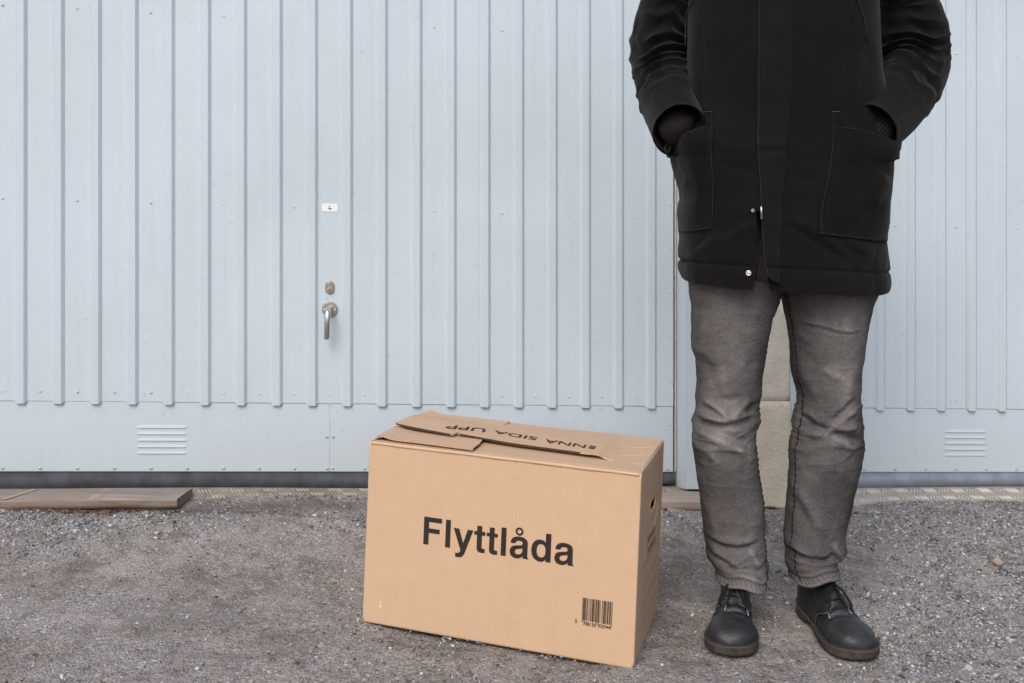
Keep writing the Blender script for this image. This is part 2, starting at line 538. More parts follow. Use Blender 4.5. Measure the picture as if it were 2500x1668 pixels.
# ---------------------------------------------------------------- ground
def build_ground():
    def axis(a, b, step, far):
        inner = np.arange(a, b, step)
        out = [inner]
        d = step; p = b; r = []
        while p < far: d *= 1.25; p += d; r.append(p)
        d = step; p = a; l = []
        while p > -far: d *= 1.25; p -= d; l.append(p)
        return np.array(l[::-1] + list(inner) + r)
    xs = axis(-1.75, 1.95, .0062, 400); ys = axis(1.60, 3.36, .0062, 400)
    X, Y = np.meshgrid(xs, ys)
    near = np.exp(-np.maximum(0, np.abs(X) - 3) / 3) * np.exp(-np.maximum(0, np.abs(Y - 2) - 3) / 3)
    Z = G(X, Y) + wheel(X, Y) * near
    p = np.stack([X, Y, X * 0], -1)
    fine = fbm(p * 26, 3, .6)
    rough = .35 + .65 * sstep(-.3, .5, fbm(p * 2.3 + 9, 3))
    Z += (fine * .0030 * rough + np.abs(vnoise(p * 62)) * .0014) * near
    # hollow under the box and the shoes is left to contact; drop slightly under them so nothing pokes through
    xl = (X + .331) * math.cos(R(17)) - (Y - 2.2) * math.sin(R(17)); yl = (X + .331) * math.sin(R(17)) + (Y - 2.2) * math.cos(R(17))
    Z -= .014 * np.exp(-(np.abs(xl - .30) / .265) ** 6 - (np.abs(yl - .115) / .175) ** 6)
    P = np.stack([X, Y, Z], -1)
    o = grid_mesh('ground', P, M['ground'], None, False, False, True)
    # soil colour darkened along the wall foot, under the plank and in patches
    yw = 3.0524 + .1141 * np.clip(X, -3, 3)
    d = .8 * np.exp(-((Y - yw + .17) / .045) ** 2) * sstep(-.25, -.5, X)
    d += .9 * np.exp(-((Y - yw + .16) / .05) ** 2) * sstep(.9, 1.3, X) * sstep(-.4, .3, fbm(p * 7, 3))
    d += .55 * np.exp(-(((X + .95) / .22) ** 2 + ((Y - 2.42) / .10) ** 2)) * sstep(-.3, .4, fbm(p * 12, 3))
    d += .5 * np.exp(-(((X + .62) / .35) ** 2 + ((Y - 2.12) / .10) ** 2)) * sstep(-.3, .5, fbm(p * 10, 3))
    d += .5 * np.exp(-(((X - .38) / .10) ** 2 + ((Y - 2.45) / .25) ** 2)) * sstep(-.3, .5, fbm(p * 9, 3))  # box's shadow painted into the soil colour beside its right side
    # a faint rut running along the doors
    d += .55 * np.exp(-((Y - (2.76 + .02 * np.sin(X * 4) - .03 * (X + .6) ** 2)) / .012) ** 2) * sstep(-1.1, -.8, X) * sstep(-.2, -.5, X)
    at = o.data.attributes.new('dark_soil_shade', 'FLOAT', 'POINT')
    at.data.foreach_set('value', np.clip(d, 0, 1).ravel().astype(np.float32))
    return tag(o, kind='structure')
build_ground()

# gravel ------------------------------------------------------------
def base_shapes(n, ico):
    out = []
    if ico:
        g = (1 + 5 ** .5) / 2
        V = np.array([(-1, g, 0), (1, g, 0), (-1, -g, 0), (1, -g, 0), (0, -1, g), (0, 1, g), (0, -1, -g), (0, 1, -g), (g, 0, -1), (g, 0, 1), (-g, 0, -1), (-g, 0, 1)]) / math.hypot(1, g)
        Fc = np.array([(0, 11, 5), (0, 5, 1), (0, 1, 7), (0, 7, 10), (0, 10, 11), (1, 5, 9), (5, 11, 4), (11, 10, 2), (10, 7, 6), (7, 1, 8), (3, 9, 4), (3, 4, 2), (3, 2, 6), (3, 6, 8), (3, 8, 9), (4, 9, 5), (2, 4, 11), (6, 2, 10), (8, 6, 7), (9, 8, 1)])
    else:
        V = np.array([(1, 0, 0), (-1, 0, 0), (0, 1, 0), (0, -1, 0), (0, 0, 1), (0, 0, -1)], float)
        Fc = np.array([(0, 2, 4), (2, 1, 4), (1, 3, 4), (3, 0, 4), (2, 0, 5), (1, 2, 5), (3, 1, 5), (0, 3, 5)])
    for _ in range(n):
        W = V * rng.uniform(.62, 1.25, (len(V), 1)) * rng.uniform(.7, 1.3, 3) * np.array([1, 1, .68])
        out.append(W)
    return out, Fc

def scatter(name, xy, size, tone, ico, label):
    shapes, Fc = base_shapes(12, ico)
    S = np.stack(shapes)
    n = len(xy)
    pick = rng.integers(0, len(S), n)
    V = S[pick] * size[:, None, None]
    th = rng.uniform(0, 2 * np.pi, n); tl = rng.normal(0, .35, n)
    c, s = np.cos(th), np.sin(th)
    x = V[..., 0] * c[:, None] - V[..., 1] * s[:, None]; y = V[..., 0] * s[:, None] + V[..., 1] * c[:, None]
    z = V[..., 2] + x * np.sin(tl)[:, None]
    gz = G(xy[:, 0], xy[:, 1]) + wheel(xy[:, 0], xy[:, 1])
    V = np.stack([x + xy[:, 0, None], y + xy[:, 1, None], z + (gz + size * .12)[:, None]], -1)
    k = V.shape[1]
    fc = (Fc[None] + (np.arange(n) * k)[:, None, None]).reshape(-1, 3)
    o = mesh_np(name, V.reshape(-1, 3), fc, M['stone'], None, False)
    at = o.data.attributes.new('tone', 'FLOAT', 'POINT')
    at.data.foreach_set('value', np.repeat(tone, k).astype(np.float32))
    tag(o, label, 'gravel', kind='stuff')
    return o

def density(x, y):
    yw = 3.0524 + .1141 * x
    p = np.stack([x, y, x * 0], -1)
    n1 = fbm(p * 3.3 + 3, 4); n2 = fbm(p * 9 + 1, 3)
    d = .055 + .12 * sstep(0, .7, n1)
    d += .85 * sstep(.62, .95, x + .16 * n2) * sstep(-.6, .3, n1 + .3)             # loose gravel at the right
    d += .9 * sstep(.75, .9, x + .12 * n2) * sstep(2.04, 1.98, y + .05 * n2)
    d += .7 * np.exp(-((y - yw + .22 + .02 * n2) / .07) ** 2) * sstep(-.2, .5, x) # strip before the pillar
    d += .8 * np.exp(-((y - yw + .26 + .04 * n2) / .07) ** 2) * sstep(-.65, -.9, x) # below the plank
    d += .55 * sstep(-.85, -1.3, x + .2 * n2) * sstep(2.4, 2.55, y) 
    d += .35 * np.exp(-(((x + .25 - .9 * 0) / .5) ** 2 + ((y - 2.75) / .06) ** 2))
    d *= 1 - .75 * np.exp(-(((x - .60) / .17) ** 2 + ((y - 2.08) / .10) ** 2))
    # nothing under the box
    return np.clip(d, 0, 1)

def rand_xy(n, pw=1.0):
    x = rng.uniform(-1.75, 1.95, n * 6)
    y = 1.66 + (3.28 - 1.66) * rng.random(n * 6)
    k = rng.random(n * 6) < density(x, y) ** pw
    yw = 3.0524 + .1141 * x
    k &= y < yw - .075
    xl = (x + .331) * math.cos(R(17)) - (y - 2.2) * math.sin(R(17)); yl = (x + .331) * math.sin(R(17)) + (y - 2.2) * math.cos(R(17))
    k &= ~((xl > -.004) & (xl < .609) & (yl > -.004) & (yl < .317))
    for sx, sy in ((.49, 2.2), (.715, 2.22)):
        k &= ~((np.abs(x - sx) < .055) & (np.abs(y - sy) < .13))
    # the plank and the board lie on the soil
    u = (x - W0[0]) * WU[0] + (y - W0[1]) * WU[1]; o = (x - W0[0]) * WN[0] + (y - W0[1]) * WN[1]
    k &= ~((u < -.37) & (o < .175)); k &= ~((u > .98) & (u < 1.18) & (o < .185))
    xy = np.stack([x, y], -1)[k]
    return xy[:n]
def tones(n):
    t = np.clip(rng.beta(1.6, 2.0, n), 0, 1)
    w = rng.random(n) < .018
    t[w] = rng.uniform(.9, 1, w.sum())
    return t
n = 90000
xy = rand_xy(n); scatter('gravel', xy, rng.gamma(3, .00050, len(xy)) + .0012, tones(len(xy)), False, 'fine grit and sand grains scattered over the trodden ground')
n = 15000
xy = rand_xy(n, 1.7); scatter('gravel', xy, rng.gamma(3, .00062, len(xy)) + .0024, tones(len(xy)), True, 'coarser crushed stone lying loose, thickest at the right and along the doors')

# separate stones one can point at -----------------------------------
def stone(sx, sy, wpx, label, mat, seed, flat=.62, grp=None):
    """a stone seen at photograph pixel (sx, sy), wpx pixels wide"""
    D = 2.3
    for _ in range(12):
        x = (sx - 1250) / F * D
        D = float((CAMZ - (G(x, D) + .002)) * F / (sy - HOR))
    x = (sx - 1250) / F * D
    r = wpx / F * D / 2
    rg = np.random.default_rng(seed)
    u = np.linspace(0, np.pi, 9)[:, None]; v = np.linspace(0, 2 * np.pi, 14, endpoint=False)[None]
    Pn = np.stack([np.sin(u) * np.cos(v), np.sin(u) * np.sin(v), np.cos(u) * np.ones_like(v)], -1)
    dsp = 1 + .22 * vnoise(Pn * 1.3 + seed * 3.1) + .10 * vnoise(Pn * 3 + seed)
    Pn = Pn * dsp[..., None] * r * np.array([1, .85, flat])
    Pn += np.array([x, D, float(G(x, D)) + r * flat * .55])
    o = grid_mesh('stone', Pn, mat, None, True, False, True)
    bpy.context.view_layer.update()
    c = Vector((x, D, float(G(x, D))))
    o.data.transform(Matrix.Translation(-c)); o.location = c
    return tag(o, label, 'stone', grp)
GS = 'single larger stones lying on the ground'
stone(2436, 1376, 25, 'smooth rounded tan stone, the biggest loose stone, lying at the right below the garage door', M['pebble_tan'], 1, .8, GS)
for i, (sx, sy, wd, lab, m) in enumerate([
    (583, 1492, 14, 'grey angular stone on bare dirt below the middle of the left ground area', 'pebble_grey'),
    (524, 1404, 12, 'round grey stone left of the box, level with its printed word', 'pebble_grey'),
    (276, 1579, 10, 'small grey stone low at the left with dark edge', 'pebble_grey'),
    (334, 1521, 8, 'pale small pebble on dirt left of the box, below the speckled patch', 'pebble_white'),
    (482, 1632, 12, 'pale flat stone near the bottom edge of the picture, left', 'pebble_white'),
    (861, 1439, 9, 'pale stone close to the left side of the box', 'pebble_white'),
    (60, 1404, 16, 'pale tan stone at the far left on the gravelly patch', 'pebble_tan'),
    (269, 1283, 10, 'white flat stone in front of the grey plank end', 'pebble_white'),
    (1864, 1536, 9, 'white pebble on the dirt between the two shoes', 'pebble_white'),
    (1303, 1628, 14, 'grey stone in front of the box bottom edge, beneath the printed word', 'pebble_grey'),
    (1616, 1623, 10, 'white pebble just right of the box front corner', 'pebble_white'),
    (1609, 1608, 9, 'pale grey pebble just above the white one at the box corner', 'pebble_grey'),
    (1603, 1583, 9, 'dark stone beside the box right corner', 'pebble_dark'),
    (2118, 1504, 12, 'white angular pebble right of the right shoe', 'pebble_white'),
    (2051, 1622, 9, 'white pebble in front of the right shoe sole', 'pebble_white'),
    (2090, 1255, 14, 'black lump of clinker beside the right trouser leg near the threshold', 'pebble_dark'),
    (1923, 1473, 11, 'pale stone behind the heel of the right shoe', 'pebble_white'),
    (600, 1455, 9, 'reddish tan pebble left of the box in the middle of the dirt', 'pebble_tan'),
]):
    stone(sx, sy, wd, lab, M[m], 10 + i, .62, GS)

# ---------------------------------------------------------------- garage doors
PITCH = .1039
def sheet_profile(u0, u1, ribs):
    """(u, o) points of a folded steel sheet from u0 to u1 with ribs"""
    pts = [(u0, 0)]
    for c in ribs:
        if c - .0195 <= u0 - .003 or c + .018 >= u1 + .003: continue
        pts += [(c - .0178, 0), (c - .0170, .0005), (c - .0116, .0078), (c - .0106, .0085), (c + .0088, .0085), (c + .0098, .0078), (c + .0172, .0005), (c + .0180, 0)]
    pts.append((u1, 0))
    return pts

def screw_mesh(r, hgt):
    prof = [(r, 0), (r, hgt * .35), (r * .62, hgt), (r * .30, hgt), (r * .22, hgt * .45), (0.0001, hgt * .42)]
    n = 10
    V = []; Fc = []
    for (q, o) in prof:
        for k in range(n):
            a = 2 * math.pi * k / n
            V.append((q * math.cos(a), o, q * math.sin(a)))
    for i in range(len(prof) - 1):
        for k in range(n):
            k2 = (k + 1) % n
            Fc.append((i * n + k, i * n + k2, (i + 1) * n + k2, (i + 1) * n + k))
    me = bpy.data.meshes.new('rivet'); me.from_pydata(V, [], Fc); me.update()
    me.polygons.foreach_set('use_smooth', [True] * len(me.polygons))
    return me
ME_RIV = screw_mesh(.0040, .0015); ME_RIV.materials.append(M['rivet'])
ME_SCR = screw_mesh(.0048, .0028); ME_SCR.materials.append(M['zinc'])
WROT = math.atan2(WN[1], WN[0]) - math.pi / 2
def rivet(parent, u, h, o=0, me=None):
    ob = bpy.data.objects.new('rivet', me or ME_RIV)
    COL.objects.link(ob)
    ob.parent = parent
    p = wp(u, h, o)
    bpy.context.view_layer  # keep lazily evaluated
    inv = parent.matrix_basis.inverted()
    ob.matrix_basis = inv @ (Matrix.Translation(p) @ Matrix.Rotation(WROT, 4, 'Z'))
    return ob

def wbox(mb, u0, u1, h0, h1, o0, o1):
    P = [wp(u0, h0, o1), wp(u1, h0, o1), wp(u1, h0, o0), wp(u0, h0, o0), wp(u0, h1, o1), wp(u1, h1, o1), wp(u1, h1, o0), wp(u0, h1, o0)]
    return mb.hexa(P)

SEAM = .2055; TOP = 2.02
def garage_door(c, left, right, label, seal_mat, handle=True):
    root = empty('garage_door', wp(c, 0, 0))
    tag(root, label, 'garage door', 'ribbed steel garage doors')
    ribs = [c + (k + .5) * PITCH for k in range(-11, 11)]
    u0, u1 = c - left, c + right
    ribs = [r for r in ribs if r - .02 > u0 and r + .02 < u1]
    # upper skin: three folded sheets, lapped on a rib
    laps = [ribs[5] - .0190, ribs[14] - .0190]
    edges = [u0] + laps + [u1]
    for i in range(len(edges) - 1):
        a, b = edges[i] + (.0004 if i else 0), edges[i + 1]
        prof = sheet_profile(a - 1e-4, b, [r for r in ribs if a < r < b])
        lift = .0000 if i % 2 == 0 else .0009
        hs_ = np.array([SEAM] + list(np.linspace(SEAM + .02, TOP, 26)))
        U = np.array([p[0] for p in prof]); O = np.array([p[1] for p in prof]) + lift
        # add points on the flats so the sheet can drift in and out a little
        UU = [U[0]]; OO = [O[0]]
        for k in range(1, len(U)):
            if U[k] - U[k - 1] > .03:
                for q in (.25, .5, .75): UU.append(U[k - 1] + q * (U[k] - U[k - 1])); OO.append(O[k - 1])
            UU.append(U[k]); OO.append(O[k])
        U = np.array(UU); O = np.array(OO)
        Hh, Ug = np.meshgrid(hs_, U, indexing='ij')
        Og = np.tile(O, (len(hs_), 1))
        p = np.stack([Ug * 3, Hh * 2.2, Hh * 0 + c], -1)
        Og = Og + fbm(p, 2) * .0011
        P = wps(Ug, Hh, Og)
        # ribs run a little past the lap
        P[0, O > .004 + lift, 2] -= .0065
        so = grid_mesh('corrugated_sheet', P, M['paint'], root, False, False, True); so.data.set_sharp_from_angle(angle=R(12))
    # end caps closing the ribs at the foot
    mb = MB()
    for r in ribs:
        q = [(-.0174, 0), (-.0116, .0079), (-.0106, .0087), (.0088, .0087), (.0098, .0079), (.0176, 0)]
        V = [wp(r + a, SEAM - (.0065 if b > .004 else 0), b) for a, b in q] + [wp(r + a, SEAM - .0085 if b > .004 else SEAM - .001, 0) for a, b in q]
        mb.add(V, [(0, 1, 7, 6), (1, 2, 8, 7), (2, 3, 9, 8), (3, 4, 10, 9), (4, 5, 11, 10)])
    mb.build('rib_end', M['paint'], root)
    # kick panels either side of the middle joint
    for a, b in ((u0, c - .0004), (c + .0004, u1)):
        k = MB(); wbox(k, a + (.0002 if a > c else 0), b - (.0002 if b < c else 0), 0, SEAM - .0012, -.0019 if False else -.018, -.0010)
        k.build('kick_panel', M['paint'], root, bevel=.0008, seg=1)
    js = MB(); wbox(js, c - .006, c + .006, .002, SEAM - .003, -.0045, -.0022); js.build('joint_strip', M['paint'], root)
    bk = MB(); wbox(bk, u0 + .002, u1 - .002, .004, TOP - .01, -.035, -.020); bk.build('door_core', M['darkhole'], root)
    # weather strip along the foot
    us = np.linspace(u0 + .002, u1 + (.006 if c < 1 else 0), 60)
    V = []
    for uu in us:
        sag = -.046 + .004 * math.sin(uu * 2.3 + c) + (.006 * max(0, uu) if c < 1 else 0)
        V.append([wp(uu, .0, -.006), wp(uu, -.02, -.002), wp(uu, sag, .010 + .004 * math.sin(uu * 5)), wp(uu, sag, -.010), wp(uu, .0, -.016)])
    grid_mesh('weather_strip', np.array(V), seal_mat, root, False, False, True)
    # louvred vent
    vc = c - .4885
    for k in range(5):
        hc = .0895 + .0190 * (2 - k) + .006
        n1, n2 = 30, 9
        uu = np.linspace(-.0715, .0715, n1)
        prof = np.linspace(0, 1, n2)
        P = np.zeros((n2, n1, 3))
        for a, q in enumerate(prof):
            for b, u_ in enumerate(uu):
                e = max(0, 1 - max(0, (abs(u_) - .066) / .0055) ** 2) ** .5
                bulge = (q ** 1.4) * .0028 * e
                hh = hc + .0050 - q * .0115
                if a == n2 - 1: bulge = -.0008; hh = hc - .0055
                P[a, b] = wp(vc + u_, hh, -.0010 + bulge)
        grid_mesh('louvre_slat', P, M['paint'], root, False, True, True)
    # rivets
    for k in range(-11, 11):
        u = c + k * PITCH
        if u0 + .02 < u < u1 - .012:
            if k % 2 == 1: 
                rivet(root, u, .792, .0006); rivet(root, u, 1.352, .0006)
            if k != 0 : rivet(root, u, .233, .0006)
            if k == 0: rivet(root, u, .234, .0006); rivet(root, u, .2135 - .012, -.001)
        u2 = c + k * PITCH
        if u0 + .01 < u2 < u1 - .005 and k != 0: rivet(root, u2, .0095, -.001, ME_SCR)
    for s in (-1, 1):
        rivet(root, c + s * .0095, .1045, -.001, ME_SCR); rivet(root, c + s * .0085, .0095, -.001, ME_SCR)
    for e, sg in ((u1, -1), (u0, 1)):
        for k in range(12):
            rivet(root, e + sg * .0105, .0095 + k * .1375 + (.0 if k < 2 else 0), .0006 if k > 1 else -.001)
    if not handle: return root
    # number plate
    M3 = Matrix.Rotation(WROT, 3, 'Z')
    k = MB(); wbox(k, c - .0235, c + .0235, .7925 - .0118, .7925 + .0118, .0005, .0021)
    k.v = [tuple(np.array(v)) for v in k.v]
    npl = k.build('number_plate', M['plate_white'], root, bevel=.0004, seg=1)
    npl['label'] = 'small white number plate reading 4'
    dg = [[(.0006, .0078), (.0022, .0078), (-.0032, -.0009), (.0018, -.0009), (.0018, .0010), (.0032, .0010), (.0032, -.0009), (.0046, -.0009), (.0046, -.0036), (.0032, -.0036), (.0032, -.0078), (.0018, -.0078), (.0018, -.0036), (-.0050, -.0036), (-.0050, -.0009)]]
    V = [wp(c + x, .7925 + y, .0024) for x, y in dg[0]]
    fm = MB()
    fm.add(V, [tuple(range(len(V)))])
    fm.build('digit', M['black_ink'], npl)
    # small screw above the lock
    rivet(root, c, .643, .0006)
    # lock: oval escutcheon, raised rim, cylinder, key slot
    def oval(hw, hh, o0, o1, hc, n=28, inset=0):
        pts = []
        for i in range(n):
            a = 2 * math.pi * i / n
            x = hw * math.cos(a); y = (hh - hw) * (1 if math.sin(a) > 0 else -1) + hw * math.sin(a)
            pts.append((x, y))
        V = [wp(c + x, hc + y, o0) for x, y in pts] + [wp(c + x * (1 - inset), hc + y * (1 - inset), o1) for x, y in pts]
        Fc = [(i, (i + 1) % n, n + (i + 1) % n, n + i) for i in range(n)] + [tuple(range(n, 2 * n))]
        return V, Fc
    lk = empty('lock', (0, 0, 0)); lk.parent = root
    lk.matrix_basis = Matrix.Identity(4)
    V, Fc = oval(.0148, .0210, 0, .006, .5535, inset=.10); MB().add(V, Fc).build('escutcheon', M['nickel'], lk, bevel=.0008)
    V, Fc = oval(.0112, .0172, .006, .0082, .5535, inset=.05); MB().add(V, Fc).build('escutcheon_cover', M['nickel'], lk, bevel=.0005)
    V, Fc = oval(.0080, .0081, .0082, .0100, .5455, inset=.06); MB().add(V, Fc).build('cylinder', M['nickel'], lk, bevel=.0005)
    V, Fc = oval(.0016, .0036, .0101, .0103, .5455); MB().add(V, Fc).build('keyhole', M['darkhole'], lk)
    # lever handle
    hd = empty('door_handle', (0, 0, 0)); hd.parent = root
    V, Fc = oval(.0243, .02431, 0, .007, .488, inset=.08); MB().add(V, Fc).build('rosette', M['nickel'], hd, bevel=.0012)
    for s in (-1, 1):
        sc = bpy.data.objects.new('screw', ME_SCR); COL.objects.link(sc); sc.parent = hd
        q = wp(c + s * .0150, .486, .0068)
        sc.matrix_basis = (root.matrix_basis.inverted() @ Matrix.Translation(q) @ Matrix.Rotation(WROT, 4, 'Z'))
    path = [(.0, .488, .004), (0, .4885, .018), (-.0005, .4885, .032), (-.0018, .486, .042), (-.0028, .479, .0475), (-.0038, .466, .050), (-.0045, .45, .050), (-.0052, .43, .0485), (-.0055, .415, .0465), (-.0055, .4045, .0445)]
    rad = [.0098, .0096, .0094, .0094, .0092, .0088, .0085, .0084, .0084, .0078]
    MB().tube([wp(c + a, b, o) for a, b, o in path], rad, 14, True, .72, up=WN).build('lever', M['steel'], hd, True)
    return root

# children of the lock and the handle are built in world space, so their parents need a fixed frame
garage_door(0, 1.04, 1.0575, 'light blue-grey ribbed steel garage door with number 4, lock and lever handle, behind the box', M['rubber'])
garage_door(2.515, 1.02, 1.06, 'light blue-grey ribbed steel garage door at the right, beyond the beige pillar behind the person', M['galv'])

# door frames ------------------------------------------------------
def frame_side(u_in, u_out, label, s, cream):
    """metal-clad jamb: reveal next to the door, then the clad face; s = +1 when the door lies to the left"""
    root = empty('door_jamb', wp(u_in, 0, 0)); tag(root, label, 'door frame', 'metal-clad jambs between the doors and the pillars')
    f = MB(); a, b = sorted((u_in + s * .030, u_out)); wbox(f, a, b, -.0455, TOP + .06, .0, .034)
    f.build('cladding', M['paint_trim'], root, bevel=.002)
    rv = MB()
    V = [wp(u_in + s * .006, -.0455, -.03), wp(u_in + s * .0298, -.0455, .0335), wp(u_in + s * .0298, TOP + .06, .0335), wp(u_in + s * .006, TOP + .06, -.03)]
    rv.add(V, [(0, 1, 2, 3)])
    rv.build('reveal', M['paint_trim'], root)
    if cream:
        st = MB(); a, b = sorted((u_in + s * .0058, u_in + s * .0105)); wbox(st, a, b, .0, TOP + .06, -.05, -.004); st.build('stop_batten', M['paint_cream'], root)
        for h in (.055, .62, 1.2): 
            rivet(root, u_in + s * .090, h, .034, ME_RIV)
            rivet(root, u_in + s * .090, h + .01 - .06 if h < .1 else h + .28, .034, ME_RIV)
    return root
frame_side(1.0575, 1.20, 'blue-grey metal-clad jamb right of the numbered door, left of the trouser leg', 1, True)
# narrow clad strip at the right of the pillar
root = empty('door_jamb', wp(1.46, 0, 0)); tag(root, 'narrow blue-grey metal jamb strip at the right edge of the beige pillar, seen between the legs', 'door frame', 'metal-clad jambs between the doors and the pillars')
f = MB(); wbox(f, 1.4360, 1.4900, -.040, TOP + .06, -.03, .004); f.build('cladding', M['galv'] if False else M['paint_trim'], root, bevel=.0015)
for h in (.12, .30, .9): rivet(root, 1.452, h, .004)
frame_side(-1.045, -1.20, 'blue-grey metal-clad jamb at the outer left edge of the numbered door', -1, False)

# rendered pillars between the doors -------------------------------
def block(parent, u0, u1, h0, h1, o0, o1, mat, rough):
    nu, nh = 26, max(8, int((h1 - h0) / .014))
    uu = np.linspace(u0, u1, nu); hh = np.linspace(h0, h1, nh)
    Hh, Uu = np.meshgrid(hh, uu, indexing='ij')
    p = np.stack([Uu * 22, Hh * 22, Hh * 0], -1)
    O = o1 + fbm(p, 4, .6) * rough
    e = np.minimum(np.minimum(Uu - u0, u1 - Uu), np.minimum(Hh - h0, h1 - Hh))
    O -= .006 * np.exp(-(e / .004) ** 2)
    P = wps(Uu, Hh, O)
    # sides: append rows/cols going back
    top = wps(Uu[-1], Hh[-1], o0); bot = wps(Uu[0], Hh[0], o0)
    P = np.concatenate([bot[None], P, top[None]], 0)
    Lc = P[:, :1].copy(); Rc = P[:, -1:].copy()
    back = np.array([WN[0], WN[1], 0]) * -(o1 - o0)
    Lc[1:-1] += back; Rc[1:-1] += back
    P = np.concatenate([Lc, P, Rc], 1)
    return grid_mesh('block', P, mat, parent)
pil = empty('pillar', wp(1.32, -.1, 0))
tag(pil, 'rough beige rendered masonry pillar between the two doors, seen between the legs', 'pillar')
block(pil, 1.2022, 1.4352, -.16, .2245, -.30, .0180, M['plaster_low'], .0016)
block(pil, 1.2022, 1.4352, .2275, 1.10, -.30, .0100, M['plaster_up'], .0042)
block(pil, 1.2022, 1.4352, 1.103, TOP + .10, -.30, .0105, M['plaster_up'], .0042)
for c0, lab in ((-1.33, 'beige rendered pillar at the outer left of the numbered door'), (3.70, 'beige rendered pillar at the far right of the right garage door')):
    pp = empty('pillar', wp(c0, -.1, 0)); tag(pp, lab, 'pillar')
    block(pp, c0 - .115, c0 + .115, -.14, TOP + .10, -.30, .012, M['plaster_up'], .004)
# the rest of the building: lintel band, side walls, roof edge
gb = empty('garage_building', wp(1.2, 0, -.3)); tag(gb, 'low row of garages with beige rendered wall above the doors', 'building')
m = MB(); wbox(m, -6.5, 8.5, TOP + .1015, TOP + .62, -.30, .02); m.build('lintel_wall', M['plaster_wall'], gb)
m = MB(); wbox(m, -6.5, -1.447, -.25, TOP + .1, -.30, .010); m.build('side_wall', M['plaster_wall'], gb)
m = MB(); wbox(m, 3.817, 8.5, -.35, TOP + .1, -.30, .010); m.build('side_wall', M['plaster_wall'], gb)
m = MB(); wbox(m, -6.6, 8.6, TOP + .6215, TOP + .74, -5.5, .12); m.build('roof', M['roofing'], gb)
for u in (-6.5, 8.42):
    m = MB(); wbox(m, u, u + .08, -.3, TOP + .62, -5.4, -.301); m.build('end_wall', M['plaster_wall'], gb)
m = MB(); wbox(m, -6.5, 8.5, -.3, TOP + .62, -5.5, -5.401); m.build('back_wall', M['plaster_wall'], gb)

# chequer-plate thresholds -------------------------------------------
def threshold(u0, u1, mat, label, barmat, od=.085):
    root = empty('threshold_plate', wp((u0 + u1) / 2, -.05, 0)); tag(root, label, 'threshold plate', 'chequer-plate thresholds under the doors')
    def foot(u):
        p = wp(u, 0, od); return float(G(p[0], p[1])) - .148 + .031 * u - .004
    us = np.linspace(u0, u1, 40); V = []
    for u in us:
        ft = foot(u)
        V.append([wp(u, -.047, -.06), wp(u, -.0445, .000), wp(u, -.0465, .012), wp(u, (-.047 + ft) / 2 + .002, .012 + (od - .012) * .45), wp(u, ft + .003, od - .004), wp(u, ft - .02, od)])
    sh = grid_mesh('plate', np.array(V), mat, root, False, False, True)
    # raised bars, five to a lozenge, turned alternately
    mb = MB()
    pu, po = .047, .017
    for j in range(2):
        o = .029 + j * .036
        ui = u0 + .012
        k = 0
        while ui < u1 - .012:
            sg = 1 if (k + j) % 2 == 0 else -1
            for b in (-1.5, -.5, .5, 1.5):
                cu, co = ui + b * .0098 , o - b * 0.0 * sg
                d = np.array([.0080, .0150 * sg])
                for_ = np.array([-d[1], d[0]]) / np.linalg.norm(d) * .0021
                def q(u, oo, up):
                    ft = foot(u); t = (oo - .012) / (od - .012)
                    h = -.0465 + (ft + .003 + .0465) * np.clip(t, 0, 1)
                    return wp(u, h + up, oo + up * .3)
                a = (cu - d[0], co - d[1]); c2 = (cu + d[0], co + d[1])
                if max(a[1], c2[1]) > od - .006 or min(a[1], c2[1]) < .010: 
                    a = (cu - d[0] * .7, co - d[1] * .7); c2 = (cu + d[0] * .7, co + d[1] * .7)
                V = [q(a[0], a[1], .0004), q(cu - for_[0], co - for_[1], .0006), q(c2[0], c2[1], .0004), q(cu + for_[0], co + for_[1], .0006), q(cu - d[0] * .5, co - d[1] * .5, .0032), q(cu + d[0] * .5, co + d[1] * .5, .0032)]
                mb.add(V, [(0, 1, 4), (1, 5, 4), (1, 2, 5), (2, 3, 5), (3, 4, 5), (3, 0, 4)])
            ui += pu; k += 1
    tag(mb.build('tread_bars', barmat, root), kind='stuff')
    return root
threshold(-1.03, 1.09, M['checker_dirty'], 'dusty metal chequer-plate strip at the foot of the numbered door, partly buried in grit', M['bar_dusty'])
threshold(1.50, 3.56, M['checker'], 'bright metal chequer-plate strip at the foot of the right garage door', M['bar_bright'])

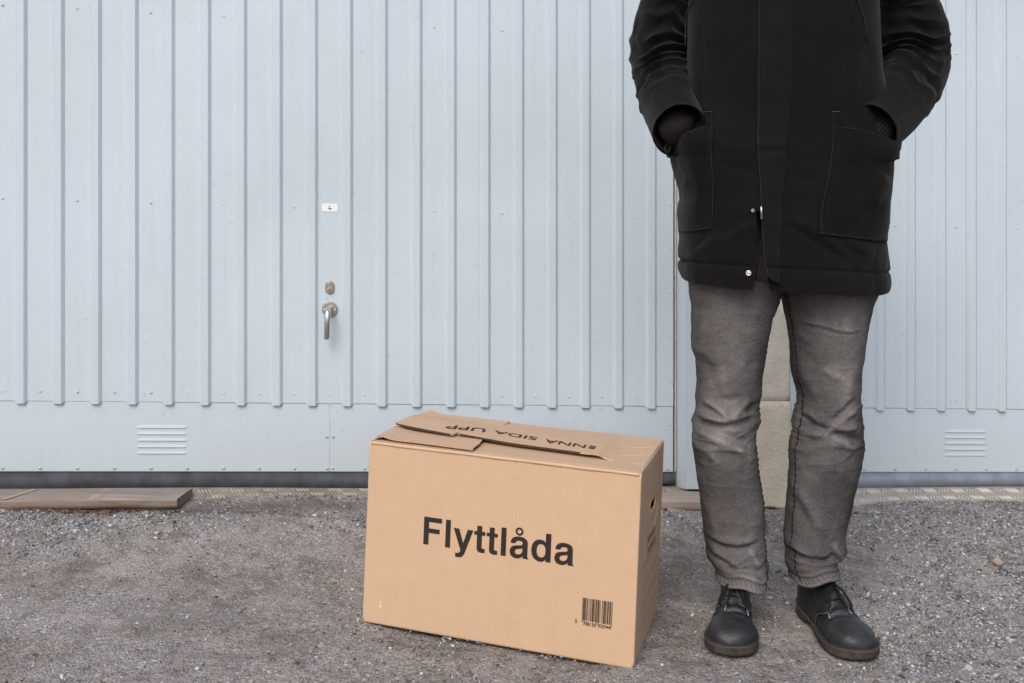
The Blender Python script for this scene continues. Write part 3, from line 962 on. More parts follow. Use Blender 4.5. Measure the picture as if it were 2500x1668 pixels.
# planks ------------------------------------------------------------
def plank(u0, u1, o0, o1, h, th, label, cat, mat, front, skew=.0):
    root = empty('wood_board', wp((u0 + u1) / 2, h, (o0 + o1) / 2)); tag(root, label, cat)
    n, k = 60, 5
    us = np.linspace(u0, u1, n)
    V = []
    for i, u in enumerate(us):
        e = (i / (n - 1)) ** 8 * skew
        wob = .0012 * math.sin(u * 9) + .0008 * math.sin(u * 31)
        hh = h + wob
        V.append([wp(u, hh - th, o0), wp(u, hh - .001, o0), wp(u, hh, o0 + .003), wp(u - e * .5, hh + .0004, (o0 + o1) / 2), wp(u - e, hh, o1 - .003), wp(u - e, hh - .003, o1)])
    V = np.array(V)
    grid_mesh('top_face', V, mat, root, False, True)
    V2 = []
    for i, u in enumerate(us):
        e = (i / (n - 1)) ** 8 * skew
        wob = .0012 * math.sin(u * 9) + .0008 * math.sin(u * 31)
        V2.append([wp(u - e, h + wob - .003, o1 + .0), wp(u - e, h + wob - th * .5, o1 + .0005), wp(u - e, h + wob - th, o1), wp(u - e, h + wob - th, o0)])
    grid_mesh('sawn_edge', np.array(V2), front, root, False, True)
    for (u, e, sd) in ((u1, skew, 1), (u0, 0, -1)):
        m = MB()
        m.add([wp(u, h - th, o0), wp(u - e, h - th, o1), wp(u - e, h - .002, o1), wp(u, h - .0, o0)], [(0, 1, 2, 3)])
        m.build('end_grain', front, root)
    return root
p1 = plank(-1.75, -.390, .052, .165, -.0345, .025, 'long weathered grey plank lying along the foot of the numbered door at the left', 'plank', M['wood_grey'], M['wood_raw'], .02)
for (ua, ub) in ((-.885, -.845), (-.655, -.640)):
    V = [wp(ua, -.0352, .161), wp(ua + .018, -.0352, .161), wp(ub + .032, -.0352, .058), wp(ub + .014, -.0352, .058)]
    g = np.array([[V[0] * (1 - t) + V[3] * t, V[1] * (1 - t) + V[2] * t] for t in np.linspace(0, 1, 8)])
    g[..., 2] += .0012 * np.sin(0)
    o = grid_mesh('batten_mark', g + np.array([0, 0, .0012]), M['wood_pale'], p1, False, True)
    o['label'] = 'paler strip of wood left where a batten was'
plank(.93, 1.165, .040, .150, -.0475, .029, 'short thick grey-tan board under the jamb between the box and the trouser leg', 'board', M['wood_light'], M['wood_light'], .0)
# a crumb of old brick in the gap under the jamb
def lump(name, c, r, mat, seed, sc=(1, 1, 1), parent=None, amp=.35):
    u = np.linspace(0, np.pi, 12)[:, None]; v = np.linspace(0, 2 * np.pi, 18, endpoint=False)[None]
    Pn = np.stack([np.sin(u) * np.cos(v), np.sin(u) * np.sin(v), np.cos(u) * np.ones_like(v)], -1)
    Pn = np.sign(Pn) * np.abs(Pn) ** .75
    dsp = 1 + amp * vnoise(Pn * 1.6 + seed * 3.1) + .2 * vnoise(Pn * 4 + seed)
    Pn = Pn * dsp[..., None] * r * np.array(sc) + np.array(c)
    return grid_mesh(name, Pn, mat, parent, True)
tag(lump('brick_fragment', wp(1.19, -.075, .070), .028, M['brickred'], 3, (.9, .8, 1.1)), 'crumbling red brick fragment beside the short board, below the clad jamb', 'brick')

# litter and weed ----------------------------------------------------
def litter():
    V = []; Fc = []
    def bit(x, y, L, wd, a, zl):
        z = float(G(x, y)) + .002
        d = np.array([math.cos(a), math.sin(a)]) * L / 2; q = np.array([-math.sin(a), math.cos(a)]) * wd / 2
        b = len(V)
        lift = zl
        for t, ww, up in ((-1, .3, 0), (-.3, 1, lift), (.4, .9, lift * .7), (1, .2, lift * .2)):
            for s in (-1, 1):
                V.append((x + d[0] * t + q[0] * ww * s, y + d[1] * t + q[1] * ww * s, z + up + .0015 * s))
        for i in range(3): Fc.append((b + 2 * i, b + 2 * i + 1, b + 2 * i + 3, b + 2 * i + 2))
    for i in range(330):
        u = rng.uniform(-1.35, -.40); o = .172 + abs(rng.normal(0, .014))
        p = wp(u, 0, o); bit(p[0], p[1], rng.uniform(.004, .018), rng.uniform(.002, .006), rng.uniform(0, 6.3), rng.uniform(0, .004))
    for i in range(260):
        u = rng.uniform(-.38, 3.0); o = .095 + abs(rng.normal(0, .02))
        if .92 < u < 1.17: o += .07
        p = wp(u, 0, o); bit(p[0], p[1], rng.uniform(.003, .012), rng.uniform(.001, .004), rng.uniform(0, 6.3), rng.uniform(0, .003))
    for i in range(150):
        bit(rng.uniform(-1.3, 1.5), rng.uniform(1.8, 2.8), rng.uniform(.004, .014), rng.uniform(.0008, .003), rng.uniform(0, 6.3), rng.uniform(0, .002))
    return mesh_np('leaf_litter', np.array(V), Fc, M['litter'], None, False)
tag(litter(), 'dry brown leaf crumbs and bark bits gathered along the plank and the thresholds', 'leaf litter', kind='stuff')
def weed(u, o, label, n, r, seed):
    rg = np.random.default_rng(seed)
    p0 = wp(u, 0, o); z0 = float(G(p0[0], p0[1]))
    m = MB()
    for i in range(n):
        a = rg.uniform(0, 6.3); L = rg.uniform(.4, 1) * r; up = rg.uniform(.2, .9)
        d = Vector((math.cos(a), math.sin(a) * .6, up)).normalized(); q = Vector((-math.sin(a), math.cos(a), .2)).normalized() * rg.uniform(.0015, .003)
        b = Vector((p0[0] + rg.normal(0, r * .4), p0[1] + rg.normal(0, r * .15), z0))
        m.add([b, b + d * L * .5 + q, b + d * L + Vector((0, 0, -.2 * L)), b + d * L * .5 - q], [(0, 1, 2, 3)])
    return tag(m.build('weed', M['weed'], None), label, 'weed')
weed(1.36, .035, 'small brownish green weed tuft growing at the foot of the beige pillar', 120, .020, 5)
weed(.985, .165, 'tiny weed sprig at the end of the short board beside the box', 22, .010, 6)

# ---------------------------------------------------------------- cardboard box
BW, BD, BH = .605, .313, .400
_a, _b, _c = R(-17.08), R(-.61), R(2.25)
BM = (Matrix.Rotation(_a, 4, 'Z') @ Matrix.Rotation(_c, 4, 'Y') @ Matrix.Rotation(_b, 4, 'X'))
BO = Vector((-.331, 2.201, CAMZ - .922))
box = empty('moving_box')
box.matrix_basis = Matrix.Translation(BO) @ BM
tag(box, 'brown cardboard moving box printed Flyttlåda, closed with overlapping flaps, standing on the ground', 'cardboard box')
bpy.context.view_layer.update()
BMW = Matrix.Translation(BO) @ BM
def bl(o):
    """object built in the box's own frame"""
    o.parent = box; return o
def loc_grid(name, P, mat, flip=False, smooth=True, keep=None):
    return bl(grid_mesh(name, P, mat, None, False, flip, smooth, keep))
T = .004
def panel(name, org, U, V, n, L1, L2, mat, hole=None, res=.006, soft=0, wavy=.00032, seed=0, flip=False):
    """corrugated board: two skins T apart, org + a*U + b*V, n = outward normal"""
    n1, n2 = max(3, int(L1 / res)), max(3, int(L2 / res))
    A, B = np.meshgrid(np.linspace(0, L1, n1), np.linspace(0, L2, n2), indexing='ij')
    org, U, V, n = map(np.array, (org, U, V, n))
    p = np.stack([A * 9 + seed, B * 9, A * 0], -1)
    e = np.minimum(np.minimum(A, L1 - A), np.minimum(B, L2 - B))
    W = fbm(p, 3) * wavy - .0016 * np.exp(-(e / .0016) ** 2)
    return A, B, org + A[..., None] * U + B[..., None] * V + W[..., None] * n
# front, back, left, right walls; each is an outer skin with turned-in thickness
def wall_part(name, org, U, V, n, L1, L2, mat, seed, hole=None, crease=()):
    A, B, P = panel(name, org, U, V, n, L1, L2, mat, seed=seed, res=.0025 if crease else .005)
    nn = np.array(n)
    for (ca, depth, wd) in crease:
        P = P - nn * (depth * np.exp(-((A - ca) / wd) ** 2))[..., None]
    keep = None
    if hole is not None:
        a0, b0, ha, hb = hole
        Ai = np.linspace(0, L1, A.shape[0]); 
    fc = grid_faces(A.shape[0], A.shape[1])
    Vv = P.reshape(-1, 3); Af = A.ravel(); Bf = B.ravel()
    if hole is not None:
        ca = Af[fc].mean(1); cb = Bf[fc].mean(1)
        q = np.maximum(np.abs(ca - a0) - (ha - hb), 0)
        k = (q ** 2 + (cb - b0) ** 2) > hb ** 2
        fc = fc[k]
    inner = Vv - nn * T
    fc2 = np.concatenate([fc, fc[:, ::-1] + len(Vv)], 0)
    # rim of the hole and of the board
    ed = {}
    for f in fc:
        for i in range(4):
            a, b = int(f[i]), int(f[(i + 1) % 4])
            if (b, a) in ed: ed.pop((b, a))
            else: ed[(a, b)] = 1
    rim = np.array([(b, a, a + len(Vv), b + len(Vv)) for a, b in ed])
    fc2 = np.concatenate([fc2, rim], 0)
    o = mesh_np(name, np.concatenate([Vv, inner]), fc2, mat, None, True)
    return bl(o)
wall_part('front_wall', (0, 0, 0), (1, 0, 0), (0, 0, 1), (0, -1, 0), BW, BH, M['card'], 1, crease=((.262, .0010, .0022), (.338, .0014, .0024), (.437, .0011, .0022), (.50, .0003, .003), (.128, .0002, .003)))
wall_part('back_wall', (0, BD, 0), (1, 0, 0), (0, 0, 1), (0, 1, 0), BW, BH, M['card'], 2)
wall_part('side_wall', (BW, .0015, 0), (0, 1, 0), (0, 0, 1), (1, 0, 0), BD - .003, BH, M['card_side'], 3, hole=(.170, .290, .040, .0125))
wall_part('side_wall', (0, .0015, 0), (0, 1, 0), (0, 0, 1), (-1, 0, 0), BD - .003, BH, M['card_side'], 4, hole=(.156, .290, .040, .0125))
wall_part('bottom', (.001, .001, .0), (1, 0, 0), (0, 1, 0), (0, 0, -1), BW - .002, BD - .002, M['card'], 5)

def flap(name, poly, z, mat, th=.0042, dz=lambda x, y: 0, cut=None, seed=0, res=.006, label=None):
    """a board lying on the box: outline poly (x, y), its top at z + dz(x, y); cut edges show the fluting"""
    poly = [np.array(p, float) for p in poly]
    # resample the outline
    out = []; kind = []
    for i in range(len(poly)):
        a, b = poly[i], poly[(i + 1) % len(poly)]
        m = max(1, int(np.linalg.norm(b - a) / res))
        for k in range(m):
            out.append(a + (b - a) * k / m); kind.append(i)
    c = sum(out) / len(out)
    import bmesh
    bm = bmesh.new()
    vs = [bm.verts.new((p[0], p[1], 0)) for p in out]
    bm.faces.new(vs)
    # slice into a mesh fine enough to bend
    xs = [p[0] for p in out]; ys = [p[1] for p in out]
    g = bm.faces[:] + bm.edges[:] + bm.verts[:]
    for x in np.arange(min(xs) + .02, max(xs), .02):
        bmesh.ops.bisect_plane(bm, geom=bm.faces[:] + bm.edges[:] + bm.verts[:], plane_co=(x, 0, 0), plane_no=(1, 0, 0))
    for y in np.arange(min(ys) + .015, max(ys), .015):
        bmesh.ops.bisect_plane(bm, geom=bm.faces[:] + bm.edges[:] + bm.verts[:], plane_co=(0, y, 0), plane_no=(0, 1, 0))
    bm.normal_update()
    bm.faces.ensure_lookup_table()
    if bm.faces[0].normal.z < 0: bmesh.ops.reverse_faces(bm, faces=bm.faces[:])
    ret = bmesh.ops.extrude_face_region(bm, geom=bm.faces[:])
    newv = [v for v in ret['geom'] if isinstance(v, bmesh.types.BMVert)]
    newset = set(newv)
    for v in bm.verts:
        h = z + dz(v.co.x, v.co.y) + .0007 * math.sin(v.co.x * 23 + seed) * math.cos(v.co.y * 31 + seed)
        v.co.z = h if v in newset else h - th
    me = bpy.data.meshes.new(name); 
    bmesh.ops.recalc_face_normals(bm, faces=bm.faces[:])
    bm.to_mesh(me); bm.free()
    me.materials.append(mat); me.materials.append(M['flute'])
    for p in me.polygons:
        if abs(p.normal.z) < .5: p.material_index = 1
    o = bpy.data.objects.new(name, me); COL.objects.link(o); bl(o)
    if label: o['label'] = label
    # visible fluting on chosen edges: little dark hollows between the waves
    if cut:
        mb = MB(); dk = MB()
        for (a, b) in cut:
            a = np.array(a, float); b = np.array(b, float); L = np.linalg.norm(b - a); d = (b - a) / L; nrm = np.array([d[1], -d[0]])
            step = .0078; k = 0; s = .001
            while s < L - step:
                up = k % 2 == 0
                p0 = a + d * s; p1 = a + d * (s + step * .5); p2 = a + d * (s + step)
                def at(p, f):
                    q = p + nrm * .0006
                    return (q[0], q[1], z + dz(p[0], p[1]) - th * f + .0007 * math.sin(p[0] * 23 + seed) * math.cos(p[1] * 31 + seed))
                if up: dk.add([at(p0, .16), at(p2, .16), at(p1, .80)], [(0, 1, 2)])
                else: dk.add([at(p0, .84), at(p1, .22), at(p2, .84)], [(0, 1, 2)])
                s += step * .55; k += 1
        tag(bl(dk.build('fluting', M['darkhole'], None)), kind='stuff')
    return o
# long front flap: hinges on the front top edge, lies flat
ZT = BH
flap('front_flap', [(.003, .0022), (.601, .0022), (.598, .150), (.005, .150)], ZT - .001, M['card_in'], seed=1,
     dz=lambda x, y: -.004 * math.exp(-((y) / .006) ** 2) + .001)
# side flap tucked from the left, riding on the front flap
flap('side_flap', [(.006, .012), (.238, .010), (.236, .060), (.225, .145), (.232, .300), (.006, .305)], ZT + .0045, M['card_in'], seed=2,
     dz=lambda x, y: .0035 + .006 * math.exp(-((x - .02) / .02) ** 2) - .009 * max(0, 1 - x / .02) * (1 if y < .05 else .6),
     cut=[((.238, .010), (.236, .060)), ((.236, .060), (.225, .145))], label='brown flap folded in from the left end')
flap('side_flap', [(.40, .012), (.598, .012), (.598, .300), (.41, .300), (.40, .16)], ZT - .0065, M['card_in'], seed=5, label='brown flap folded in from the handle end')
# rear flap: hinges on the rear top edge and overlaps everything, its left end tipped up
def rdz(x, y):
    t = (BD - y) / BD
    lift = .0100 * max(0, min(1, t * 2.2)) + .012 * max(0, (1 - (x + .004) / .30)) ** 1.3 * min(1, t * 3)
    k = max(0, min(1, (x - .495) / .035)); k = k * k * (3 - 2 * k)
    return lift * (1 - k) - .0002 * k
def flap_z(x, y): return ZT + .0020 + rdz(x, y) + .0007 * math.sin(x * 23 + 3) * math.cos(y * 31 + 3)
BMI = BMW.inverted()
def on_flap(sx, sy):
    o = BMI @ Vector((0, 0, CAMZ)); d = (BMI.to_3x3() @ Vector(((sx - 1250) / F, 1, -(sy - HOR) / F)))
    z = ZT + .01
    for _ in range(12):
        t = (z - o.z) / d.z; p = o + d * t; z = .5 * z + .5 * flap_z(min(max(p.x, -.02), .61), min(max(p.y, 0), BD))
    return p.x, p.y
def zt1(zx, zy): return 860 + zx / 5.875, 980 + zy / 5.875
def zt2(zx, zy): return 1240 + zx / 5.875, 1020 + zy / 5.875
r0, r1, r2, r3, r4 = on_flap(*zt1(615, 308)), on_flap(*zt1(1440, 468)), on_flap(*zt1(1550, 432)), on_flap(*zt1(1515, 455)), on_flap(*zt2(1065, 494))
rear = [(.022, BD - .001), r0, r1, r2, r3, r4, (.535, r4[1] + .004), (.601, r4[1] + .006), (.603, BD - .001)]
print('FLAP', [tuple(round(q, 3) for q in r) for r in rear])
flap('rear_flap', rear, ZT + .0020, M['card_in'], seed=3, dz=rdz,
     cut=[(r0, r1), (r3, r4)], label='brown top flap printed with upside-down words')
# lighter rubbed fold line along the front top edge
m = MB()
m.tube([(x, .0005 + .0004 * math.sin(x * 60), ZT - .0035 + .0003 * math.sin(x * 37)) for x in np.linspace(.004, .601, 70)], .0033, 8)
bl(m.build('folded_edge', M['card'], None, True))
m = MB(); m.tube([(BW - .003, y, ZT - .0038 + (.0025 * math.sin((y) * 40) if y < .05 else 0)) for y in np.linspace(.004, BD - .03, 40)], .0028, 8)
bl(m.build('folded_edge', M['card_edge'], None, True))
for (x, y) in ((.0025, .0025), (BW - .0025, .0025)):
    m = MB(); m.tube([(x, y, z_) for z_ in np.linspace(.004, ZT - .003, 40)], .0030, 8)
    bl(m.build('corner_fold', M['card'], None, True))
# torn rim of the hand hole
m = MB()
pts = []
for i in range(30):
    a = 2 * math.pi * i / 30
    q = .0275 * (1 if math.cos(a) > 0 else -1) + .0125 * math.cos(a)
    pts.append((BW + .0003, .170 + q, .290 + .0132 * math.sin(a) + rng.normal(0, .0006)))
pts.append(pts[0])
m.tube(pts, .0010, 5, False)
bl(m.build('hand_hole_rim', M['card_edge'], None, True))

# printing ---------------------------------------------------------------
def bez(p0, p1, p2, p3, n=8):
    t = np.linspace(0, 1, n + 1)[1:, None]
    p0, p1, p2, p3 = map(np.array, (p0, p1, p2, p3))
    return ((1 - t) ** 3 * p0 + 3 * (1 - t) ** 2 * t * p1 + 3 * (1 - t) * t * t * p2 + t ** 3 * p3).tolist()
def path(s):
    tk = s.replace(',', ' ').split(); out = []; cur = None; pts = []; i = 0; cmd = None
    while i < len(tk):
        if tk[i] in 'MLCZ': cmd = tk[i]; i += 1
        if cmd == 'Z':
            out.append(pts); pts = []; cmd = None; continue
        if cmd in 'ML':
            cur = (float(tk[i]), float(tk[i + 1])); i += 2; pts.append(list(cur))
            if cmd == 'M': cmd = 'L'
        elif cmd == 'C':
            v = list(map(float, tk[i:i + 6])); i += 6
            pts += bez(cur, v[0:2], v[2:4], v[4:6]); cur = tuple(v[4:6])
    return out
def ring(cx, cy, r):
    return [[cx + r * math.cos(2 * math.pi * k / 28), cy + r * math.sin(2 * math.pi * k / 28)] for k in range(28)]
GA = 'M 44 366 C 50 480 130 546 270 546 C 420 546 497 490 497 390 L 497 100 C 497 50 505 28 535 12 L 535 0 L 383 0 C 376 12 370 35 368 55 C 325 8 275 -14 215 -14 C 100 -14 29 48 29 146 C 29 240 80 295 190 312 L 300 328 C 345 335 362 350 362 385 C 362 425 330 440 268 440 C 210 440 182 418 177 366 Z M 362 262 C 340 248 320 242 275 235 C 205 224 165 205 165 152 C 165 112 190 90 238 90 C 310 90 362 135 362 205 Z'
GL = {
 'F': (611, path('M 76 0 L 76 718 L 572 718 L 572 595 L 218 595 L 218 428 L 520 428 L 520 308 L 218 308 L 218 0 Z')),
 'l': (278, path('M 70 0 L 70 718 L 206 718 L 206 0 Z')),
 'y': (556, path('M 10 532 L 160 532 L 281 172 L 395 532 L 546 532 L 352 -22 C 305 -160 270 -208 150 -208 C 120 -208 95 -206 76 -203 L 76 -94 C 95 -98 112 -99 130 -99 C 175 -99 205 -72 210 -30 C 211 -12 207 0 202 15 Z')),
 't': (333, path('M 92 676 L 226 676 L 226 532 L 314 532 L 314 438 L 226 438 L 226 150 C 226 110 235 100 272 100 L 314 100 L 314 -4 C 290 -7 262 -8 235 -8 C 130 -8 92 28 92 120 L 92 438 L 14 438 L 14 532 L 92 532 Z')),
 'd': (611, path('M 546 718 L 546 0 L 413 0 L 413 62 C 380 10 335 -14 278 -14 C 130 -14 34 100 34 262 C 34 430 125 546 272 546 C 330 546 378 525 406 480 L 406 718 Z M 292 434 C 216 434 176 370 176 266 C 176 162 216 98 292 98 C 368 98 408 162 408 266 C 408 370 368 434 292 434 Z')),
 'a': (556, path(GA)), 'å': (556, path(GA) + [ring(268, 672, 104), ring(268, 672, 54)]),
}
def fill(contours):
    """contours in a plane -> (verts, faces), even-odd filled"""
    cu = bpy.data.curves.new('tmp', 'CURVE'); cu.dimensions = '2D'; cu.fill_mode = 'BOTH'
    for c in contours:
        sp = cu.splines.new('POLY'); sp.points.add(len(c) - 1); sp.use_cyclic_u = True
        for i, p in enumerate(c): sp.points[i].co = (p[0], p[1], 0, 1)
    ob = bpy.data.objects.new('tmp', cu); COL.objects.link(ob)
    me = bpy.data.meshes.new_from_object(ob)
    V = [tuple(v.co) for v in me.vertices]; Fc = [tuple(p.vertices) for p in me.polygons]
    bpy.data.objects.remove(ob); bpy.data.meshes.remove(me); bpy.data.curves.remove(cu)
    return V, Fc
def text_mesh(s, size, bold=0, sx=1):
    cu = bpy.data.curves.new('tmp', 'FONT'); cu.body = s; cu.size = size; cu.offset = bold; cu.resolution_u = 4; cu.fill_mode = 'FRONT'
    ob = bpy.data.objects.new('tmp', cu); COL.objects.link(ob)
    bpy.context.view_layer.update()
    me = bpy.data.meshes.new_from_object(ob.evaluated_get(bpy.context.evaluated_depsgraph_get()))
    V = [(v.co.x * sx, v.co.y, 0) for v in me.vertices]; Fc = [tuple(p.vertices) for p in me.polygons]
    bpy.data.objects.remove(ob); bpy.data.meshes.remove(me); bpy.data.curves.remove(cu)
    return V, Fc
# front: where photograph points fall on the front face
BMI = BMW.inverted()
def on_front(sx, sy):
    o = BMI @ Vector((0, 0, CAMZ)); d = (BMI.to_3x3() @ Vector(((sx - 1250) / F, 1, -(sy - HOR) / F)))
    t = -o.y / d.y; p = o + d * t; return p.x, p.z
def on_side(sx, sy):
    o = BMI @ Vector((0, 0, CAMZ)); d = (BMI.to_3x3() @ Vector(((sx - 1250) / F, 1, -(sy - HOR) / F)))
    t = (BW - o.x) / d.x; p = o + d * t; return p.y, p.z
def on_top(sx, sy, z=None):
    o = BMI @ Vector((0, 0, CAMZ)); d = (BMI.to_3x3() @ Vector(((sx - 1250) / F, 1, -(sy - HOR) / F)))
    t = ((z if z is not None else BH + .010) - o.z) / d.z; p = o + d * t; return p.x, p.y
x0, z0 = on_front(1033.5, 1328.0)      # foot of the F
x1, z1 = on_front(1401.0, 1382.5)      # foot of the last a
ht = (on_front(1036, 1261)[1] - z0)
sc = ht / 718
tot = sum(GL[c][0] for c in 'Flyttlåda') - 76 - 21
track = ((x1 - x0) / sc - tot) / 8
pen = -76.0
mb = MB()
for ch in 'Flyttlåda':
    adv, cont = GL[ch]
    V, Fc = fill(cont)
    yy = lambda x: (x - x0) / (x1 - x0) * (z1 - z0)
    mb.add([(x0 + (pen + v[0]) * sc, -.0009, z0 + v[1] * sc + yy(x0 + (pen + v[0]) * sc)) for v in V], Fc)
    pen += adv + track
lt = bl(mb.build('printed_word', M['ink'], None)); lt['label'] = 'large dark printed word Flyttlåda'
# barcode, EAN-13
digits = '5708130935944'
Lc = ['0001101', '0011001', '0010011', '0111101', '0100011', '0110001', '0101111', '0111011', '0110111', '0001011']
Gc = [''.join('1' if b == '0' else '0' for b in c)[::-1] for c in Lc]; Rc = [''.join('1' if b == '0' else '0' for b in c) for c in Lc]
par = ['LLLLLL', 'LLGLGG', 'LLGGLG', 'LLGGGL', 'LGLLGG', 'LGGLLG', 'LGGGLL', 'LGLGLG', 'LGLGGL', 'LGGLGL'][int(digits[0])]
bits = '101' + ''.join((Lc if p == 'L' else Gc)[int(d)] for p, d in zip(par, digits[1:7])) + '01010' + ''.join(Rc[int(d)] for d in digits[7:]) + '101'
bx0, bz0 = on_front(1420.5, 1514); bx1, _ = on_front(1494, 1526); _, bzt = on_front(1421.5, 1458.5)
mw = (bx1 - bx0) / len(bits); bh = bzt - bz0
m = MB()
i = 0
while i < len(bits):
    if bits[i] == '1':
        j = i
        while j < len(bits) and bits[j] == '1': j += 1
        guard = i < 3 or i > 91 or 45 <= i < 50
        lo = bz0 - (.004 if guard else 0)
        a, b = bx0 + i * mw, bx0 + j * mw
        m.add([(a, -.0009, lo), (b, -.0009, lo), (b, -.0009, bz0 + bh), (a, -.0009, bz0 + bh)], [(0, 1, 2, 3)])
        i = j
    else: i += 1
bl(m.build('barcode', M['ink'], None))
m = MB()
def put(s, x, z, size, sx=1.0, bold=0):
    V, Fc = text_mesh(s, size, bold, sx)
    m.add([(x + v[0], -.0009, z + v[1]) for v in V], Fc)
put('5', bx0 - .0145, bz0 - .0075, .0105, 1.0, .0001)
for s, st in ((digits[1:7], bx0 + 3.5 * mw), (digits[7:], bx0 + 50.5 * mw)):
    for k, ch in enumerate(s): put(ch, st + k * 6.9 * mw, bz0 - .0095, .0105, .95, .0001)
bl(m.build('barcode_number', M['ink'], None))
# scratch that bares white paper
sx_, sz_ = on_front(928, 1478)
m = MB(); pts = [(.0015, .012), (.0022, .0117), (.0018, 0), (.0035, -.0065), (.0008, -.0045), (-.0045, -.0015), (-.0038, -.0005), (.0002, -.0018), (.0010, .002)]
m.add([(sx_ + a, -.0008, sz_ + b) for a, b in pts], [tuple(range(len(pts)))])
sc_ = bl(m.build('scratch', M['card_torn'], None)); sc_['label'] = 'small white scratch low on the front'
# side: form lines and heading
m = MB()
def sline(p, q, wd=.0010):
    a = on_side(*p); b = on_side(*q)
    d = np.array([b[0] - a[0], b[1] - a[1]]); n_ = np.array([-d[1], d[0]]) / np.linalg.norm(d) * wd / 2
    X = BW + .0009
    m.add([(X, a[0] - n_[0], a[1] - n_[1]), (X, b[0] - n_[0], b[1] - n_[1]), (X, b[0] + n_[0], b[1] + n_[1]), (X, a[0] + n_[0], a[1] + n_[1])], [(0, 1, 2, 3)])
def zs(zx, zy): return 1540 + zx / 3.133, 1060 + zy / 3.136
for a, b in (((98, 1022), (198, 800)), ((94, 1172), (194, 938)), ((89, 1325), (190, 1075)), ((83, 1475), (186, 1205)), ((98, 1022), (83, 1475))):
    sline(zs(*a), zs(*b), .0012 if a != (98, 1022) or b != (83, 1475) else .0006)
bl(m.build('form_lines', M['ink_faint'], None))
ya, za = on_side(*zs(124, 850)); yb, zb = on_side(*zs(186, 735)); 
m = MB()
for s, (p, q) in (('DENNA LÅDA', (zs(124, 850), zs(184, 738))), ('INNEHÅLLER', (zs(123, 932), zs(184, 815)))):
    a = on_side(*p); b = on_side(*q)
    V, Fc = text_mesh(s, .020, 0)
    wmax = max(v[0] for v in V); k = (b[0] - a[0]) / wmax
    m.add([(BW + .0009, a[0] + v[0] * k, a[1] + v[1] + (b[1] - a[1]) * v[0] / wmax) for v in V], Fc)
bl(m.build('side_print', M['ink_faint'], None))
# fine pale scrape on the side
m = MB(); X = BW + .0007
pts = [on_side(*zs(*p)) for p in ((205, 540), (196, 600), (185, 660), (179, 700))]
m.tube([(X, a, b) for a, b in pts], .0004, 4)
bl(m.build('scrape', M['card_line'], None))
# top: words read from the far side
tm = MB()
wmap = [('NNA', zt2(1128, 396), zt2(545, 312), zt2(1098, 440)), ('SIDA', zt2(432, 288), zt1(2045, 420), zt2(400, 330)), ('UPP', zt1(1925, 400), zt1(1370, 340), zt1(1895, 447))]
tops = []
for s, fl, fr, nl_ in wmap:
    tops.append((s, np.array(on_flap(*fl)), np.array(on_flap(*fr)), np.array(on_flap(*nl_))))
for s, a, b, c_ in tops:
    for ch_i, ch in enumerate([s]):
        V, Fc = text_mesh(s, .05, .0003, 1)
        V = np.array(V); V[:, 0] -= V[:, 0].min(); wmax = V[:, 0].max(); hmax = V[:, 1].max()
        out = []
        for v in V:
            p = a + (b - a) * v[0] / wmax + (c_ - a) * v[1] / hmax
            out.append((p[0], p[1], flap_z(p[0], p[1]) + .0012))
        tm = MB(); tm.add(out, Fc)
        tp = bl(tm.build('top_print', M['ink'], None)); tp['label'] = 'upside-down word %s on the top flap' % s
# the E, cut through by the flap edge: its bars only
s, a, b, c_ = tops[0]
dx = (b - a) / np.linalg.norm(b - a); up = c_ - a
tm = MB()
for k in range(3):
    p = a - dx * .008 + up * (.02 + k * .36); q = p - dx * .015; w_ = up * .17
    P4 = [p, q, q + w_, p + w_]
    tm.add([(r_[0], r_[1], flap_z(*r_) + .0012) for r_ in P4], [(0, 1, 2, 3)])
tag(bl(tm.build('top_print', M['ink'], None)), 'cut-off letter E on the top flap', kind='stuff')
tr = MB()
# tear lines on top
for pl in ([zt2(1200, 405), zt2(1500, 415), zt2(1780, 435), zt2(2090, 425)], [zt2(1180, 515), zt2(1380, 535), zt2(1560, 555), zt2(1700, 540), zt2(1960, 542)]):
    pts = []
    for p in pl:
        x, y = on_flap(*p)
        pts.append((x, y, 0))
    tr.tube([(x, y, flap_z(x, y) + .0002) for x, y, _ in pts], .0004, 4)

bl(tr.build('tear_line', M['card_line'], None))['kind'] = 'stuff'

# ---------------------------------------------------------------- the person
PD = 2.27
person = empty('person', (.58, PD, float(G(.58, PD))))
tag(person, 'person in long black jacket and faded grey jeans, both hands in the jacket pockets', 'person')
def Z1(x, y): return 1500 + x / 2.1776, y / 2.1776
def Z2(x, y): return 1600 + x / 2.6133, 650 + y / 2.6133
def Z3(x, y): return 1650 + x / 3.027, 1150 + y / 3.027
def world(s, D=PD): return px(s[0], s[1], D)
def xz(fn, pts, D=PD):
    out = []
    for p in pts:
        q = world(fn(*p), D); out.append((q[0], q[2]))
    return out

# ---- jacket body: a function of (angle, height)
JT = [(-345, 790, 980), (-325, 700, 1070), (-300, 600, 1170), (-272, 500, 1270), (-238, 420, 1350), (-200, 385, 1400), (0, 392, 1392), (200, 390, 1395), (400, 385, 1402), (540, 362, 1428), (640, 330, 1444), (700, 300, 1454), (760, 283, 1459), (800, 290, 1458), (830, 305, 1442), (870, 312, 1418), (910, 322, 1421), (960, 336, 1422), (1010, 352, 1423), (1060, 358, 1420), (1085, 351, 1421), (1140, 348, 1421), (1200, 351, 1423), (1235, 352, 1424), (1270, 353, 1432), (1320, 346, 1438), (1370, 348, 1442), (1387, 355, 1440), (1402, 351, 1442), (1430, 353, 1444), (1455, 360, 1443), (1478, 369, 1437), (1492, 383, 1425)]
_z = []; _l = []; _r = []
for y, a, b in JT:
    A = world(Z1(a, y)); B = world(Z1(b, y))
    _z.append(A[2]); _l.append(A[0]); _r.append(B[0])
